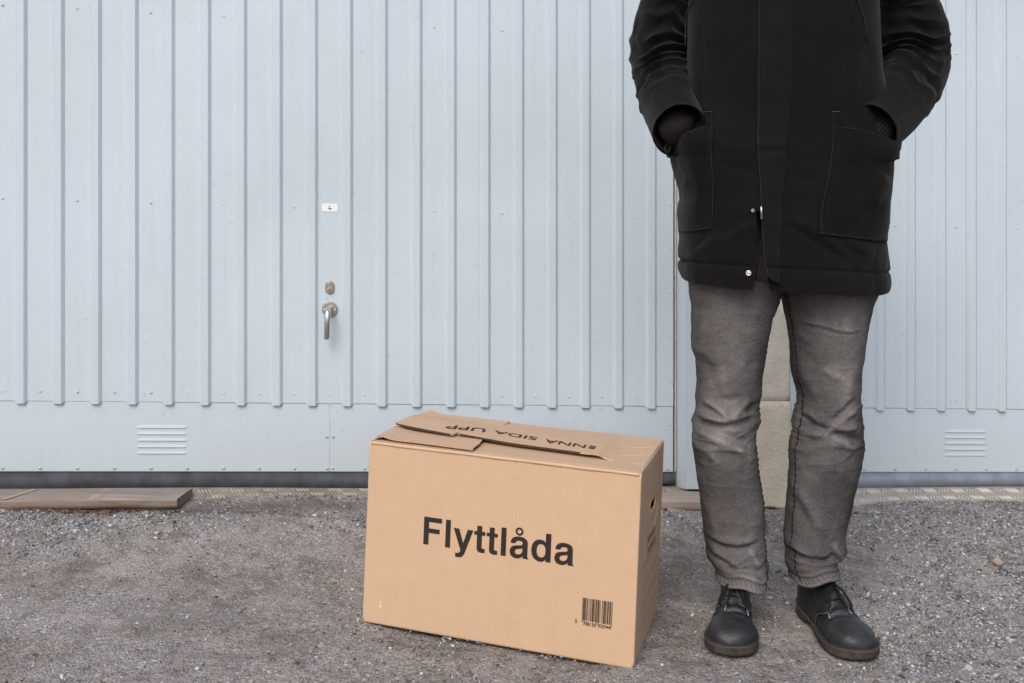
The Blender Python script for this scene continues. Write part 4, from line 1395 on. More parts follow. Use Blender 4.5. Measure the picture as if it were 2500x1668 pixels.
_z = np.array(_z)[::-1]; _l = np.array(_l)[::-1]; _r = np.array(_r)[::-1]
ZB, ZTP = _z[0], _z[-1]
def shear(z): return .055 * sstep(1.02, .80, z)
JF = []      # folds in the X-Z plane
def jf(pts, amp, wd): JF.append((xz(Z1, pts, 2.14), amp, wd))
# folds across the skirt and the body
jf([(345, 1080), (400, 1000), (412, 930)], .004, .010)
jf([(400, 1385), (500, 1320), (560, 1240)], .004, .009); jf([(430, 1370), (470, 1300), (520, 1240)], -.003, .008)
jf([(540, 1310), (650, 1230), (760, 1170)], .004, .012); jf([(560, 1250), (690, 1180), (740, 1150)], -.0035, .010)
jf([(890, 1180), (1010, 1250), (1130, 1330), (1240, 1380)], -.0055, .009); jf([(900, 1150), (1020, 1215), (1140, 1285), (1260, 1335)], .0045, .013)
jf([(1150, 1270), (1240, 1320), (1330, 1370)], -.0045, .009); jf([(1190, 1265), (1300, 1320), (1400, 1350)], .004, .012)
jf([(1000, 1160), (1100, 1220)], .003, .014)
jf([(1440, 880), (1360, 900), (1310, 960), (1300, 1050)], -.006, .016); jf([(1435, 930), (1390, 1000), (1370, 1100)], .006, .018)
jf([(1440, 1060), (1380, 1130), (1300, 1150)], -.003, .012)
jf([(540, 760), (640, 790), (760, 800)], .003, .014); jf([(560, 860), (660, 900), (770, 905)], -.003, .014)
jf([(900, 770), (1000, 800), (1120, 790)], .0025, .014); jf([(920, 930), (1020, 960), (1080, 950)], -.0025, .014)
jf([(470, 60), (490, 260), (500, 420), (498, 560)], -.0030, .008); jf([(430, 300), (470, 400), (480, 520)], .003, .010)
jf([(1260, 60), (1225, 260), (1212, 420), (1205, 580)], -.0030, .008); jf([(1340, 280), (1290, 400), (1260, 500)], .004, .012)
jf([(600, 100), (640, 300), (640, 480)], .002, .03); jf([(1100, 100), (1080, 300), (1090, 480)], .002, .03)
BACK = .150
def torso(th, z):
    """th: angle round the body, front at -pi/2; z: nominal height"""
    zc = np.clip(z, ZB, ZTP)
    l = np.interp(zc, _z, _l); r = np.interp(zc, _z, _r)
    cx = (l + r) / 2; a = (r - l) / 2
    b = np.interp(zc, [ZB, .85, 1.0, 1.15, 1.35, 1.50, ZTP], [.150, .150, .148, .140, .138, .130, .095])
    n = 2.5
    c, s = np.cos(th), np.sin(th)
    X = cx + a * np.sign(c) * np.abs(c) ** (2 / n)
    Y = PD + .005 + b * np.sign(s) * np.abs(s) ** (2 / n)
    Z = z - shear(z) * (X - .38)
    # quilting pucker at the hem and cloth unevenness
    p = np.stack([X * 6, Y * 6, Z * 4], -1)
    out = fbm(p, 3) * .0035
    p2 = np.stack([X * 34, Y * 34, Z * 9], -1)
    hem = sstep(.075, .02, z - ZB)
    out = out + fbm(p2, 2) * .0030 * hem + .0015 * np.exp(-((z - ZB - .024) / .020) ** 2) - .0042 * np.exp(-((z - ZB - .0475) / .0032) ** 2)
    p3 = np.stack([X * 45, Y * 45, Z * 14], -1)
    out = out + fbm(p3, 2) * .0022 * np.exp(-((z - ZB - .058) / .02) ** 2)
    # slow diagonal drags
    p4 = np.stack([(X + .5 * Z) * 14, Y * 4, (Z - .3 * X) * 5], -1)
    out = out + vnoise(p4) * .0016
    # a hand inside each pocket
    for hx, hz, w_ in ((.385, 1.00, .06), (.80, .995, .07)):
        Y = Y - .022 * np.exp(-((X - hx) / w_) ** 2 - ((Z - hz) / .075) ** 2) * (s < 0)
    nx = c * np.abs(c) ** .3; ny = s * np.abs(s) ** .3
    nn = np.hypot(nx, ny) + 1e-9
    return np.stack([X + nx / nn * out, Y + ny / nn * out, Z], -1)
def torso_full(TH, Zg, off=0.0):
    e = 1e-3
    P = torso(TH, Zg)
    du = torso(TH + e, Zg) - torso(TH - e, Zg); dv = torso(TH, Zg + e) - torso(TH, Zg - e)
    N = np.cross(du, dv); N /= np.linalg.norm(N, axis=-1, keepdims=True) + 1e-12
    P = folds(P, N, JF)
    return P + N * (off if np.isscalar(off) else off[..., None]), N
def th_of(x, z):
    l = np.interp(z, _z, _l); r = np.interp(z, _z, _r); cx = (l + r) / 2; a = (r - l) / 2
    q = np.clip((x - cx) / a, -.9999, .9999)
    return -np.arccos(np.sign(q) * np.abs(q) ** (2.5 / 2))
nz = 230
zz = np.linspace(ZB, ZTP, nz)
th = np.linspace(-math.pi, math.pi, 420, endpoint=False)
ZG, TG = np.meshgrid(zz, th, indexing='ij')
JP, JN = torso_full(TG, ZG)
# the open slit below the zip: cloth parts there
gap = xz(Z1, [(752, 1120), (790, 1120), (800, 1300), (812, 1420), (840, 1530), (740, 1530), (757, 1400)], 2.13)
def in_gap(c):
    f = (c[:, 1] < PD - .05)
    x, z = c[:, 0], c[:, 2]
    zs_ = [gap[0][1], gap[6][1], gap[5][1]]; lx = np.interp(-z, [-q for q in zs_], [gap[0][0], gap[6][0], gap[5][0]])
    rx = np.interp(-z, [-gap[i][1] for i in (1, 2, 3, 4)], [gap[i][0] for i in (1, 2, 3, 4)])
    return f & (z < gap[0][1]) & (x > lx) & (x < rx)
jb = grid_mesh('jacket', JP, M['jacket'], person, True, False, True, keep=lambda c: ~in_gap(c))
# lining: a dark inner skin so that nothing is paper-thin
LP, _ = torso_full(TG[:150:3, ::3], ZG[:150:3, ::3], -.012)
LP2 = LP.copy(); 
lin = grid_mesh('lining', LP, M['darkhole'], jb, True, True, True, keep=lambda c: ~in_gap(c))
# turned hem closing outer cloth and lining
HT = torso_full(TG[:1], ZG[:1], 0)[0][0]; HB = torso_full(TG[:1], ZG[:1], -.012)[0][0]
hm = np.stack([HT, (HT + HB) / 2 - np.array([0, 0, .004]), HB], 0)
grid_mesh('hem', hm, M['jacket'], jb, True, True, True, keep=lambda c: ~in_gap(c))

def patch(name, rows, mat, parent, off, edge=.004, lip=.0028, puff=None, n=60):
    """cloth laid on the jacket; rows: list of (z, theta_left, theta_right); off(s, t) extra lift"""
    R_ = len(rows)
    zq = np.array([r[0] for r in rows]); a = np.array([r[1] for r in rows]); b = np.array([r[2] for r in rows])
    s = np.linspace(0, 1, n)
    TH_ = a[:, None] + (b - a)[:, None] * s[None]
    Zq = np.repeat(zq[:, None], n, 1) if zq.ndim == 1 else zq
    S_, T_ = np.meshgrid(s, np.linspace(0, 1, R_))
    P0, N0 = torso_full(TH_, Zq)
    # distance to patch edge in metres
    arc = np.linalg.norm(np.diff(P0, axis=1), axis=-1).sum(1)
    ds = np.minimum(S_, 1 - S_) * arc[:, None]
    ht = np.linalg.norm(np.diff(P0, axis=0), axis=-1).sum(0)
    dt = np.minimum(T_, 1 - T_) * ht[None]
    d = np.minimum(ds, dt)
    h = lip * np.sqrt(np.clip(d / edge, 0, 1)) * 1.0 - .0012 * (d < 1e-6)
    st = -.0009 * np.exp(-((d - .0065) / .0012) ** 2)
    h = h + st + off(S_, T_)
    P = P0 + N0 * h[..., None]
    return grid_mesh(name, P, mat, parent, False, False, True), P

# placket
zl = xz(Z1, [(780, -300), (778, 0), (775, 300), (773, 600), (764, 760), (774, 900), (781, 1060), (785, 1150), (791, 1300), (799, 1400), (812, 1465), (838, 1492), (876, 1506)], 2.125)
zr = xz(Z1, [(957, -300), (955, 0), (951, 300), (940, 550), (926, 700), (908, 850), (898, 1000), (889, 1100), (884, 1200), (880, 1300), (879, 1400), (878, 1465), (878, 1490), (880, 1506)], 2.125)
zv = np.linspace(max(p[1] for p in zl), min(p[1] for p in zl), 300)
def colx(lst, z): 
    q = sorted([(p[1], p[0]) for p in lst]); return np.interp(z, [a for a, b in q], [b for a, b in q])
def znom(z, x):      # undo the shear of the skirt
    zz_ = z.copy()
    for _ in range(6): zz_ = z + shear(zz_) * (x - .38)
    return zz_
rows = []
for z in zv:
    xl_, xr_ = colx(zl, z), colx(zr, z)
    zn = float(znom(np.array([z]), np.array([(xl_ + xr_) / 2]))[0])
    rows.append((max(zn, ZB - .006), th_of(xl_, zn), th_of(xr_, zn)))
def poff(S_, T_):
    zz_ = np.linspace(zv[0], zv[-1], S_.shape[0])[:, None] * np.ones_like(S_)
    w1 = np.exp(-((zz_ - world(Z1(0, 765), 2.12)[2]) / .010) ** 2)
    w2 = np.exp(-((zz_ - world(Z1(0, 805), 2.12)[2]) / .006) ** 2)
    sl = .006 * np.exp(-S_ / .15) * sstep(.93, .80, zz_)                  # left edge lifts along the slit
    return .0030 + .0030 * w1 - .0016 * w2 + sl + .0006 * np.sin(zz_ * 90 + S_ * 2) - .0016 * np.exp(-((S_ - .11) / .015) ** 2) - .0012 * np.exp(-((S_ - .91) / .014) ** 2)
_, PLP = patch('placket', rows, M['jacket_navy'], jb, poff, n=60, lip=.0026)
# worn piping on the left edge of the placket
m = MB(); m.tube([tuple(PLP[i, 1]) for i in range(0, 298, 3)], .0014, 6); m.build('edge_piping', M['seam'], jb, True)
for col in (7, 54):
    m = MB()
    for i in range(0, 296, 4):
        m.tube([tuple(PLP[i, col] + np.array([0, -.0006, 0])), tuple(PLP[i + 2, col] + np.array([0, -.0006, 0]))], .00042, 4)
    tag(m.build('stitching', M['seam'], jb), kind='stuff')
# bottom piece of piping along the rounded corner
# pockets -----------------------------------------------------------
def pocket(side):
    if side == 'l':
        inner = xz(Z1, [(536, 585), (533, 700), (527, 800), (532, 900), (540, 960), (541, 1100), (541, 1180), (534, 1216)], 2.135)
        thb = -math.pi - .55
        top_in = world(Z1(495, 650), 2.135); top_out = world(Z1(296, 762), 2.20)
        bot_in = world(Z1(534, 1216), 2.135); bot_out = world(Z1(345, 1240), 2.25)
    else:
        inner = xz(Z1, [(1157, 592), (1152, 700), (1143, 800), (1128, 900), (1105, 1000), (1088, 1080), (1078, 1160), (1075, 1248)], 2.135)
        thb = .45
        top_in = world(Z1(1202, 668), 2.135); top_out = world(Z1(1440, 772), 2.20)
        bot_in = world(Z1(1075, 1248), 2.135); bot_out = world(Z1(1446, 1280), 2.25)
    n, k = 70, 120
    t = np.linspace(0, 1, n)[:, None]; s = np.linspace(0, 1, k)[None]
    # s = 0 at the inner edge, 1 round the side
    xa_, xb_ = top_in[0], top_out[0]
    thi = th_of(np.array([xa_]), np.array([top_in[2]]))[0]
    tmp = torso(thi + (thb - thi) * s[0], np.full(k, (top_in[2] + top_out[2]) / 2))
    sx = np.clip((tmp[:, 0] - xa_) / (xb_ - xa_), 0, 1); j_ = int(np.argmax(sx)); sx[j_:] = sx[j_]
    sx = sx[None]
    zt_in = top_in[2]; zt_out = top_out[2]
    ztop = zt_in + (zt_out - zt_in) * sx + 0 * t
    zbot = bot_in[2] + (bot_out[2] - bot_in[2]) * sx + 0 * t
    Zw = ztop + (zbot - ztop) * t
    xin = colx(inner, Zw[:, 0])
    Zn = znom(Zw, np.repeat(xin[:, None], k, 1) * (1 - sx) + sx * (.36 if side == 'l' else .82))
    tin = th_of(xin, Zn[:, 0])
    TH_ = tin[:, None] + (thb - tin[:, None]) * s
    P0, N0 = torso_full(TH_, Zn)
    arc = np.linalg.norm(np.diff(P0, axis=1), axis=-1).sum(1)[:, None]
    S_, T_ = np.broadcast_arrays(s, t)
    ds = S_ * arc; dtb = (1 - T_) * np.abs(ztop - zbot)
    d = np.minimum(ds, dtb)
    lip = .0030
    h = .0014 + lip * np.sqrt(np.clip(d / .004, 0, 1)) - .0011 * np.exp(-((d - .0075) / .0013) ** 2) - .0011 * np.exp(-((d - .0155) / .0013) ** 2) * (ds > .01) * 0
    h = h + .0048 * sstep(.012, .05, d)
    # mouth held open by the hand
    mouth = np.exp(-(T_ / .30) ** 2) * sstep(0, .35, sx + 0 * t) * np.clip(-N0[..., 1] * 1.5, 0, 1)
    h = h * np.clip(-N0[..., 1] * 1.6, .3, 1)
    q = np.stack([P0[..., 0] * 16, P0[..., 1] * 16, P0[..., 2] * 7], -1)
    h = h + fbm(q, 3) * .0028 * sstep(.01, .05, d)
    P = P0 + N0 * h[..., None]
    P[..., 1] -= .034 * mouth
    # thickness at the mouth: roll the top edge in
    roll = P[:1] - N0[:1] * .003 + np.array([0, 0, -.002])
    roll2 = roll - N0[:1] * .001 + np.array([0, 0, -.03])
    P = np.concatenate([roll2, roll, P], 0)
    o = grid_mesh('pocket', P, M['jacket'], jb, False, side == 'l', True)
    # worn edges and seams
    A = P[2:]
    m = MB(); m.tube([tuple(p) for p in A[:, 1]], .0010, 5); m.build('pocket_edge', M['seam'], o, True)
    m = MB(); m.tube([tuple(p) for p in A[-2, 0:90]], .0010, 5); m.build('pocket_edge', M['seam'], o, True)
    m = MB(); m.tube([tuple(p + np.array([0, -.0005, .0006])) for p in A[0, 2:74]], .0011, 5); m.build('mouth_edge', M['seam'], o, True)
    m = MB()
    j = int(np.argmin(np.abs(ds[30] - .0135)))
    for i in range(2, 66, 2):
        m.tube([tuple(A[i, j] + np.array([0, -.0006, 0])), tuple(A[i + 1, j] + np.array([0, -.0006, 0]))], .0005, 4)
    tag(m.build('stitching', M['seam'], o), kind='stuff')
    # the tab above the pocket corner
    if side == 'l': xa, xb, ya, yb = 494, 537, 585, 660
    else: xa, xb, ya, yb = 1157, 1202, 592, 672
    rows = []
    for y in np.linspace(ya, yb, 24):
        A_ = world(Z1(xa, y), 2.135); B_ = world(Z1(xb, y), 2.135)
        rows.append((A_[2], th_of(A_[0], A_[2]), th_of(B_[0], B_[2])))
    _, TP = patch('pocket_tab', rows, M['jacket'], o, lambda S_, T_: .0022 + 0 * S_, n=16, lip=.0022, edge=.002)
    m = MB(); m.tube([tuple(p + np.array([0, -.0012, 0])) for p in TP[1]], .0007, 4); m.build('bar_tack', M['seam_light'], o, True)
    m = MB(); m.tube([tuple(p) for p in (TP[:, -2] if side == 'l' else TP[:, 1])], .0009, 4); m.build('pocket_edge', M['seam'], o, True)
    return o, P
pkL, PKL = pocket('l'); pkR, PKR = pocket('r')
# front princess seams: overlapping panel edge running from the chest to the pocket tab
for pts in ([(468, -200), (478, 0), (490, 200), (497, 420), (497, 582)], [(1275, -200), (1268, 0), (1235, 200), (1218, 420), (1205, 590)]):
    q = xz(Z1, pts, 2.14); zs_ = np.linspace(q[0][1], q[-1][1], 60)
    m = MB(); L_ = []
    for z in zs_:
        x = colx(q, z); P_, N_ = torso_full(np.array([[th_of(x, z)]]), np.array([[z]]), .0004); L_.append(tuple(P_[0, 0]))
    m.tube(L_, .0016, 6); m.build('panel_seam', M['jacket'], jb, True)
# hem seam line
# snaps
def disc_on(x, y, r, prof, mat, name, parent, D=2.13, lift=.003, n=20):
    q = world(Z1(x, y), D); zn = float(znom(np.array([q[2]]), np.array([q[0]]))[0]) if q[2] < 1.1 else q[2]
    P_, N_ = torso_full(np.array([[th_of(q[0], zn)]]), np.array([[zn]]))
    c = Vector(P_[0, 0]); nrm = Vector(N_[0, 0]).normalized()
    a = nrm.orthogonal().normalized(); b = nrm.cross(a)
    V = []; Fc = []
    for (q_, h) in prof:
        for k in range(n):
            an = 2 * math.pi * k / n
            V.append(c + (a * math.cos(an) + b * math.sin(an)) * (q_ * r) + nrm * (lift + h))
    for i in range(len(prof) - 1):
        for k in range(n):
            Fc.append((i * n + k, i * n + (k + 1) % n, (i + 1) * n + (k + 1) % n, (i + 1) * n + k))
    Fc.append(tuple((len(prof) - 1) * n + k for k in range(n)))
    m = MB(); m.add(V, Fc); return m.build(name, mat, parent, True)
SNAP = [(1, -.003), (1, .0008), (.85, .0018), (.66, .0018), (.58, .0006), (.42, .0006), (.34, .0030), (.12, .0034)]
disc_on(718, 1453, .0062, SNAP, M['steel'], 'snap', jb)
disc_on(738, 1120, .0040, SNAP, M['nickel'], 'snap', jb)
# zip pull in the slit
a = world(Z1(781, 1098), 2.116); b = world(Z1(784, 1165), 2.116)
m = MB(); m.tube([a, a + (b - a) * .4, b], [.0030, .0022, .0028], 6, True, .5, up=(0, 1, 0)); m.build('zip_pull', M['steel'], jb, True)
m = MB(); pts = [tuple(world(Z1(x, y), 2.140)) for x, y in ((780, 1102), (768, 1120), (757, 1140), (756, 1200), (758, 1300), (757, 1400), (752, 1496))]
m.tube(pts, .0016, 6); m.build('front_edge', M['jacket'], jb, True)
# drawcord toggle ends high on the chest
for pts in ([(470, -60), (440, 20), (412, 90), (402, 150), (396, 198)], [(1270, -60), (1305, 30), (1330, 100), (1340, 150), (1343, 205)]):
    m = MB(); L_ = []
    for x, y in pts:
        q = world(Z1(x, y), 2.14); P_, _n = torso_full(np.array([[th_of(q[0], q[2])]]), np.array([[q[2]]]), .006); L_.append(tuple(P_[0, 0]))
    m.tube(L_, .0022, 6); m.build('chest_flap_edge', M['seam'], jb, True)

# ---- sleeves
def smooth_path(P, n):
    P = np.array(P, float); k = len(P); t = np.linspace(0, k - 1, n); out = []
    for q in t:
        i = min(int(q), k - 2); f = q - i
        p0, p1, p2, p3 = P[max(i - 1, 0)], P[i], P[i + 1], P[min(i + 2, k - 1)]
        out.append(.5 * ((2 * p1) + (-p0 + p2) * f + (2 * p0 - 5 * p1 + 4 * p2 - p3) * f * f + (-p0 + 3 * p1 - 3 * p2 + p3) * f ** 3))
    return np.array(out)
def frames(C, up0):
    T_ = np.gradient(C, axis=0); T_ /= np.linalg.norm(T_, axis=1)[:, None]
    A = []; a = np.array(up0, float)
    for t in T_:
        a = a - t * (a @ t); a /= np.linalg.norm(a); A.append(a.copy())
    A = np.array(A); B = np.cross(T_, A)
    return T_, A, B
def sleeve(side):
    if side == 'l':
        pts = [((440, -120), 2.285, .045, .060), ((370, -135), 2.295, .050, .070), ((305, -85), 2.315, .056, .078), ((276, 0), 2.33, .0575, .078), ((250, 160), 2.34, .0665, .078), ((243, 290), 2.34, .0685, .078), ((253, 400), 2.325, .0660, .074), ((278, 500), 2.29, .0640, .070), ((310, 600), 2.24, .0590, .066), ((345, 693), 2.175, .0555, .062)]
        up = (1, 0, 0)
    else:
        pts = [((1345, -120), 2.285, .045, .060), ((1430, -135), 2.295, .050, .070), ((1510, -85), 2.315, .062, .080), ((1550, 0), 2.33, .0680, .080), ((1580, 150), 2.34, .0790, .080), ((1590, 270), 2.34, .0810, .080), ((1578, 380), 2.325, .0800, .076), ((1528, 490), 2.29, .0750, .072), ((1450, 600), 2.24, .0660, .068), ((1358, 700), 2.175, .0560, .062)]
        up = (-1, 0, 0)
    n = 170; k = 110
    C = smooth_path([world(Z1(*p[0]), p[1]) for p in pts], n)
    ra = smooth_path([(p[2], p[3], 0) for p in pts], n)
    T_, A, B = frames(C[::-1], up)
    T_, A = -T_[::-1], A[::-1]; B = np.cross(T_, A)
    ph = np.linspace(0, 2 * np.pi, k, endpoint=False)
    s = np.linspace(0, 1, n)
    P = C[:, None] + (A[:, None] * np.cos(ph)[None, :, None] * ra[:, 0, None, None] + B[:, None] * np.sin(ph)[None, :, None] * ra[:, 1, None, None])
    # creases gather at the elbow bend; inner side deeper
    Sg, Pg = np.meshgrid(s, ph, indexing='ij')
    env = sstep(.33, .50, Sg) * sstep(.86, .76, Sg) + .35 * sstep(.25, .35, Sg) * sstep(.9, .8, Sg)
    sd = 1 if side == 'l' else 2.7
    q = np.stack([np.cos(Pg) * 1.5 + sd, np.sin(Pg) * 1.5, Sg * 5], -1)
    warp = vnoise(q) * .060 + .028 * np.cos(Pg) + .030 * np.sin(Pg) * np.cos(Pg * .5 + sd)   # folds fan out across the bend
    x = (Sg + warp) * 13.5
    w1 = 1 - 2 * np.abs((x % 1) - .5); rid = w1 ** 1.6
    amp = .35 + .65 * sstep(-.5, .4, vnoise(np.stack([np.cos(Pg) * 1.9 + 5 * sd, np.sin(Pg) * 1.9, Sg * 9], -1)))
    sil = .07 + .93 * np.abs(np.sin(Pg)) ** 1.5
    disp = env * amp * sil * (rid - .45) * .0175
    q2 = np.stack([np.cos(Pg) * 3 + sd, np.sin(Pg) * 3, Sg * 12], -1)
    disp += fbm(q2, 3) * .0022 * (.4 + env)
    # cuff: smooth stiffer cloth, edge seam where it starts
    cs = .775
    disp += .0035 * sstep(cs - .006, cs + .004, Sg) - .0035 * np.exp(-((Sg - cs + .012) / .010) ** 2) - .0010 * np.exp(-((Sg - cs - .030) / .004) ** 2) - .0009 * np.exp(-((Sg - .972) / .005) ** 2)
    # the cuff flares and dips toward its mouth
    N_ = grid_normals(P, True)
    sg = np.sign(np.einsum('ijk,ijk->ij', N_, P - C[:, None]).mean())
    P = P + N_ * sg * disp[..., None]
    # slanting mouth: pull rear of the cuff further along
    P += T_[:, None] * (np.sin(Pg) * 0.0 + np.cos(Pg) * .0)[..., None]
    # close with thickness: rim and dark inside
    rim = C[-1] + (P[-1] - C[-1]) * .965 + T_[-1] * .0012
    ins = [rim[None]]
    for j in (3, 8, 16, 30):
        ins.append((C[-j] + (P[-j] - C[-j]) * (.93 - .004 * j))[None])
    body = np.concatenate([P] + ins, 0)
    o = grid_mesh('sleeve', body, M['jacket'], jb, True, side == 'l', True)
    m = MB(); m.tube([tuple(p) for p in P[-1]] + [tuple(P[-1][0])], .0010, 5, False); m.build('cuff_edge', M['seam'], o, True)
    # seam where the cuff is set on
    j = int(cs * n) + 5
    m = MB()
    for i in range(0, k, 2):
        v0, v1 = P[j, i], P[j, (i + 1) % k]
        m.tube([tuple(v0 * 1.0 + N_[j, i] * sg * .0004), tuple(v1 + N_[j, i] * sg * .0004)], .0004, 4)
    tag(m.build('stitching', M['seam'], o), kind='stuff')
    # ribbed knit inner cuff, running on into the pocket
    if side == 'l': e = [C[-16], C[-7], world(Z1(372, 712), 2.222), world(Z1(408, 800), 2.250)]
    else: e = [C[-16], C[-7], world(Z1(1335, 722), 2.222), world(Z1(1300, 810), 2.250)]
    W_ = smooth_path(e, 60); T2, A2, B2 = frames(W_, up)
    ph2 = np.linspace(0, 2 * np.pi, 180, endpoint=False)
    rr = (1 + .045 * np.cos(ph2 * 34))[None, :, None]
    rad = np.interp(np.linspace(0, 1, 60), [0, .45, .6, 1], [.044, .043, .038, .030])[:, None, None]
    KP = W_[:, None] + (A2[:, None] * np.cos(ph2)[None, :, None] * rad * 1.0 + B2[:, None] * np.sin(ph2)[None, :, None] * rad * .72) * rr
    grid_mesh('ribbed_cuff', KP[:40], M['rib'], o, True, side == 'l', True)
    IN = W_[20:, None] + (A2[20:, None] * np.cos(ph2)[None, ::3, None] * rad[20:] * .93 + B2[20:, None] * np.sin(ph2)[None, ::3, None] * rad[20:] * .67)
    grid_mesh('inner_sleeve', IN, M['glove'], o, True, side == 'l', True)
    # button on the strap at the pocket side
    return o, C, P
slL, CL, SPL = sleeve('l'); slR, CR, SPR = sleeve('r')
# buttons at the outer end of each pocket mouth
def button(c, nrm, r, parent):
    nrm = Vector(nrm).normalized(); a = nrm.orthogonal().normalized(); b = nrm.cross(a); c = Vector(c)
    prof = [(1, 0), (1, .0022), (.93, .0032), (.80, .0032), (.72, .0022), (.01, .0020)]; n = 24; V = []; Fc = []
    for q, h in prof:
        for k in range(n):
            an = 2 * math.pi * k / n; V.append(c + (a * math.cos(an) + b * math.sin(an)) * q * r + nrm * h)
    for i in range(len(prof) - 1):
        for k in range(n): Fc.append((i * n + k, i * n + (k + 1) % n, (i + 1) * n + (k + 1) % n, (i + 1) * n + k))
    m = MB(); m.add(V, Fc); o = m.build('button', M['button'], parent, True)
    for sx, sy in ((1, 1), (1, -1), (-1, 1), (-1, -1)):
        p = c + (a * sx + b * sy) * r * .2 + nrm * .0023
        h = MB(); h.tube([p, p + nrm * .0004], .0011, 6); h.build('button_hole', M['darkhole'], o)
    return o
button(world(Z1(283, 790), 2.205), (-.75, -.66, 0), .0105, pkL)
button(world(Z1(1433, 806), 2.185), (.35, -.93, 0), .0112, pkR)

# ---- jeans
LEG = {}
LEG['l'] = dict(
 out=[Z2(235, -60), Z2(218, 80), Z2(226, 190), Z2(243, 260), Z2(246, 450), Z2(252, 540), Z2(280, 602), Z2(286, 740), Z2(271, 855), Z2(272, 900), Z2(249, 1000), Z2(250, 1040), Z2(251, 1085), Z2(250, 1130), Z2(262, 1210), Z2(275, 1330), Z2(293, 1450), Z3(196, 230), Z3(205, 330), Z3(213, 450), Z3(226, 545), Z3(246, 650), Z3(238, 700), Z3(252, 745), Z3(280, 795), Z3(292, 860)],
 inn=[Z2(815, -60), Z2(812, 90), Z2(800, 150), Z2(785, 240), Z2(747, 318), Z2(720, 450), Z2(700, 560), Z2(680, 700), Z2(672, 800), Z2(644, 890), Z2(650, 965), Z2(632, 1022), Z2(624, 1060), Z2(635, 1150), Z2(646, 1250), Z2(664, 1380), Z3(620, 90), Z3(636, 200), Z3(643, 330), Z3(638, 450), Z3(640, 560), Z3(642, 650), Z3(650, 760), Z3(650, 820), Z3(622, 890), Z3(612, 905)],
 cy=[(0.02, 2.235), (.10, 2.275), (.35, 2.285), (.6, 2.285), (.8, 2.285)], hem=(Z3(290, 858), Z3(612, 905)))
LEG['r'] = dict(
 out=[Z2(1418, -60), Z2(1412, 130), Z2(1400, 190), Z2(1372, 260), Z2(1356, 350), Z2(1336, 500), Z2(1315, 650), Z2(1306, 780), Z2(1298, 850), Z2(1304, 950), Z2(1309, 1020), Z2(1306, 1080), Z2(1322, 1158), Z2(1302, 1260), Z2(1277, 1400), Z3(1312, 180), Z3(1290, 270), Z3(1266, 380), Z3(1246, 500), Z3(1252, 610), Z3(1256, 690), Z3(1225, 738), Z3(1192, 752), Z3(1190, 790), Z3(1192, 838)],
 inn=[Z2(812, -60), Z2(815, 90), Z2(824, 180), Z2(838, 260), Z2(860, 350), Z2(878, 500), Z2(890, 700), Z2(912, 770), Z2(922, 830), Z2(926, 890), Z2(908, 960), Z2(906, 1010), Z2(908, 1060), Z2(890, 1150), Z2(880, 1280), Z2(865, 1400), Z3(850, 100), Z3(836, 230), Z3(824, 350), Z3(812, 500), Z3(816, 570), Z3(830, 625), Z3(832, 700), Z3(834, 770), Z3(856, 840), Z3(870, 888)],
 cy=[(0.02, 2.250), (.10, 2.285), (.35, 2.285), (.6, 2.285), (.8, 2.285)], hem=(Z3(870, 888), Z3(1192, 838)))
LD = 2.275
KF = {'l': [], 'r': []}
def kf(s, fn, pts, amp, wd): KF[s].append((xz(fn, pts, 2.20), amp * 1.3, wd))
# left leg
kf('l', Z2, [(248, 1016), (330, 1020), (420, 1030), (520, 1012), (600, 990), (642, 965)], -.0110, .0085)
kf('l', Z2, [(275, 1000), (360, 985), (450, 1000), (540, 985), (630, 940)], .0060, .010)
kf('l', Z2, [(280, 880), (340, 925), (430, 955)], -.0050, .009)
kf('l', Z2, [(330, 870), (420, 930), (470, 975)], .0045, .010)
kf('l', Z2, [(600, 850), (540, 910), (480, 985)], .0050, .011)
kf('l', Z2, [(560, 830), (480, 860), (400, 850)], -.0045, .011)
kf('l', Z2, [(640, 880), (590, 960)], -.0040, .009)
kf('l', Z2, [(260, 1060), (330, 1090), (420, 1120), (540, 1180), (610, 1230)], .0042, .011)
kf('l', Z2, [(330, 1055), (450, 1080), (560, 1120), (620, 1160)], -.0040, .009)
kf('l', Z2, [(270, 1180), (330, 1190), (400, 1250)], .0035, .013)
kf('l', Z2, [(600, 230), (570, 320), (600, 420)], -.0035, .014)
kf('l', Z2, [(240, 230), (300, 330), (340, 470)], .0030, .016)
kf('l', Z2, [(250, 540), (330, 560), (420, 640)], .0028, .014)
kf('l', Z2, [(660, 560), (600, 640), (560, 700)], -.0030, .014)
kf('l', Z2, [(560, 620), (470, 720), (380, 740)], .0028, .015)
kf('l', Z3, [(240, 545), (340, 580), (460, 583), (560, 570), (635, 540)], -.0075, .0085)
kf('l', Z3, [(225, 520), (330, 545), (450, 555), (560, 540), (625, 515)], .0050, .010)
kf('l', Z3, [(240, 610), (330, 640), (440, 690), (480, 720)], .0045, .010)
kf('l', Z3, [(260, 700), (340, 690), (420, 715)], -.0045, .008)
kf('l', Z3, [(380, 725), (470, 732), (560, 740), (640, 775)], -.0030, .0070)
kf('l', Z3, [(350, 760), (450, 765), (560, 790), (630, 830)], .0035, .007)
kf('l', Z3, [(560, 600), (600, 680), (640, 740)], .0040, .009)
kf('l', Z3, [(240, 250), (290, 400), (330, 500)], .0030, .013)
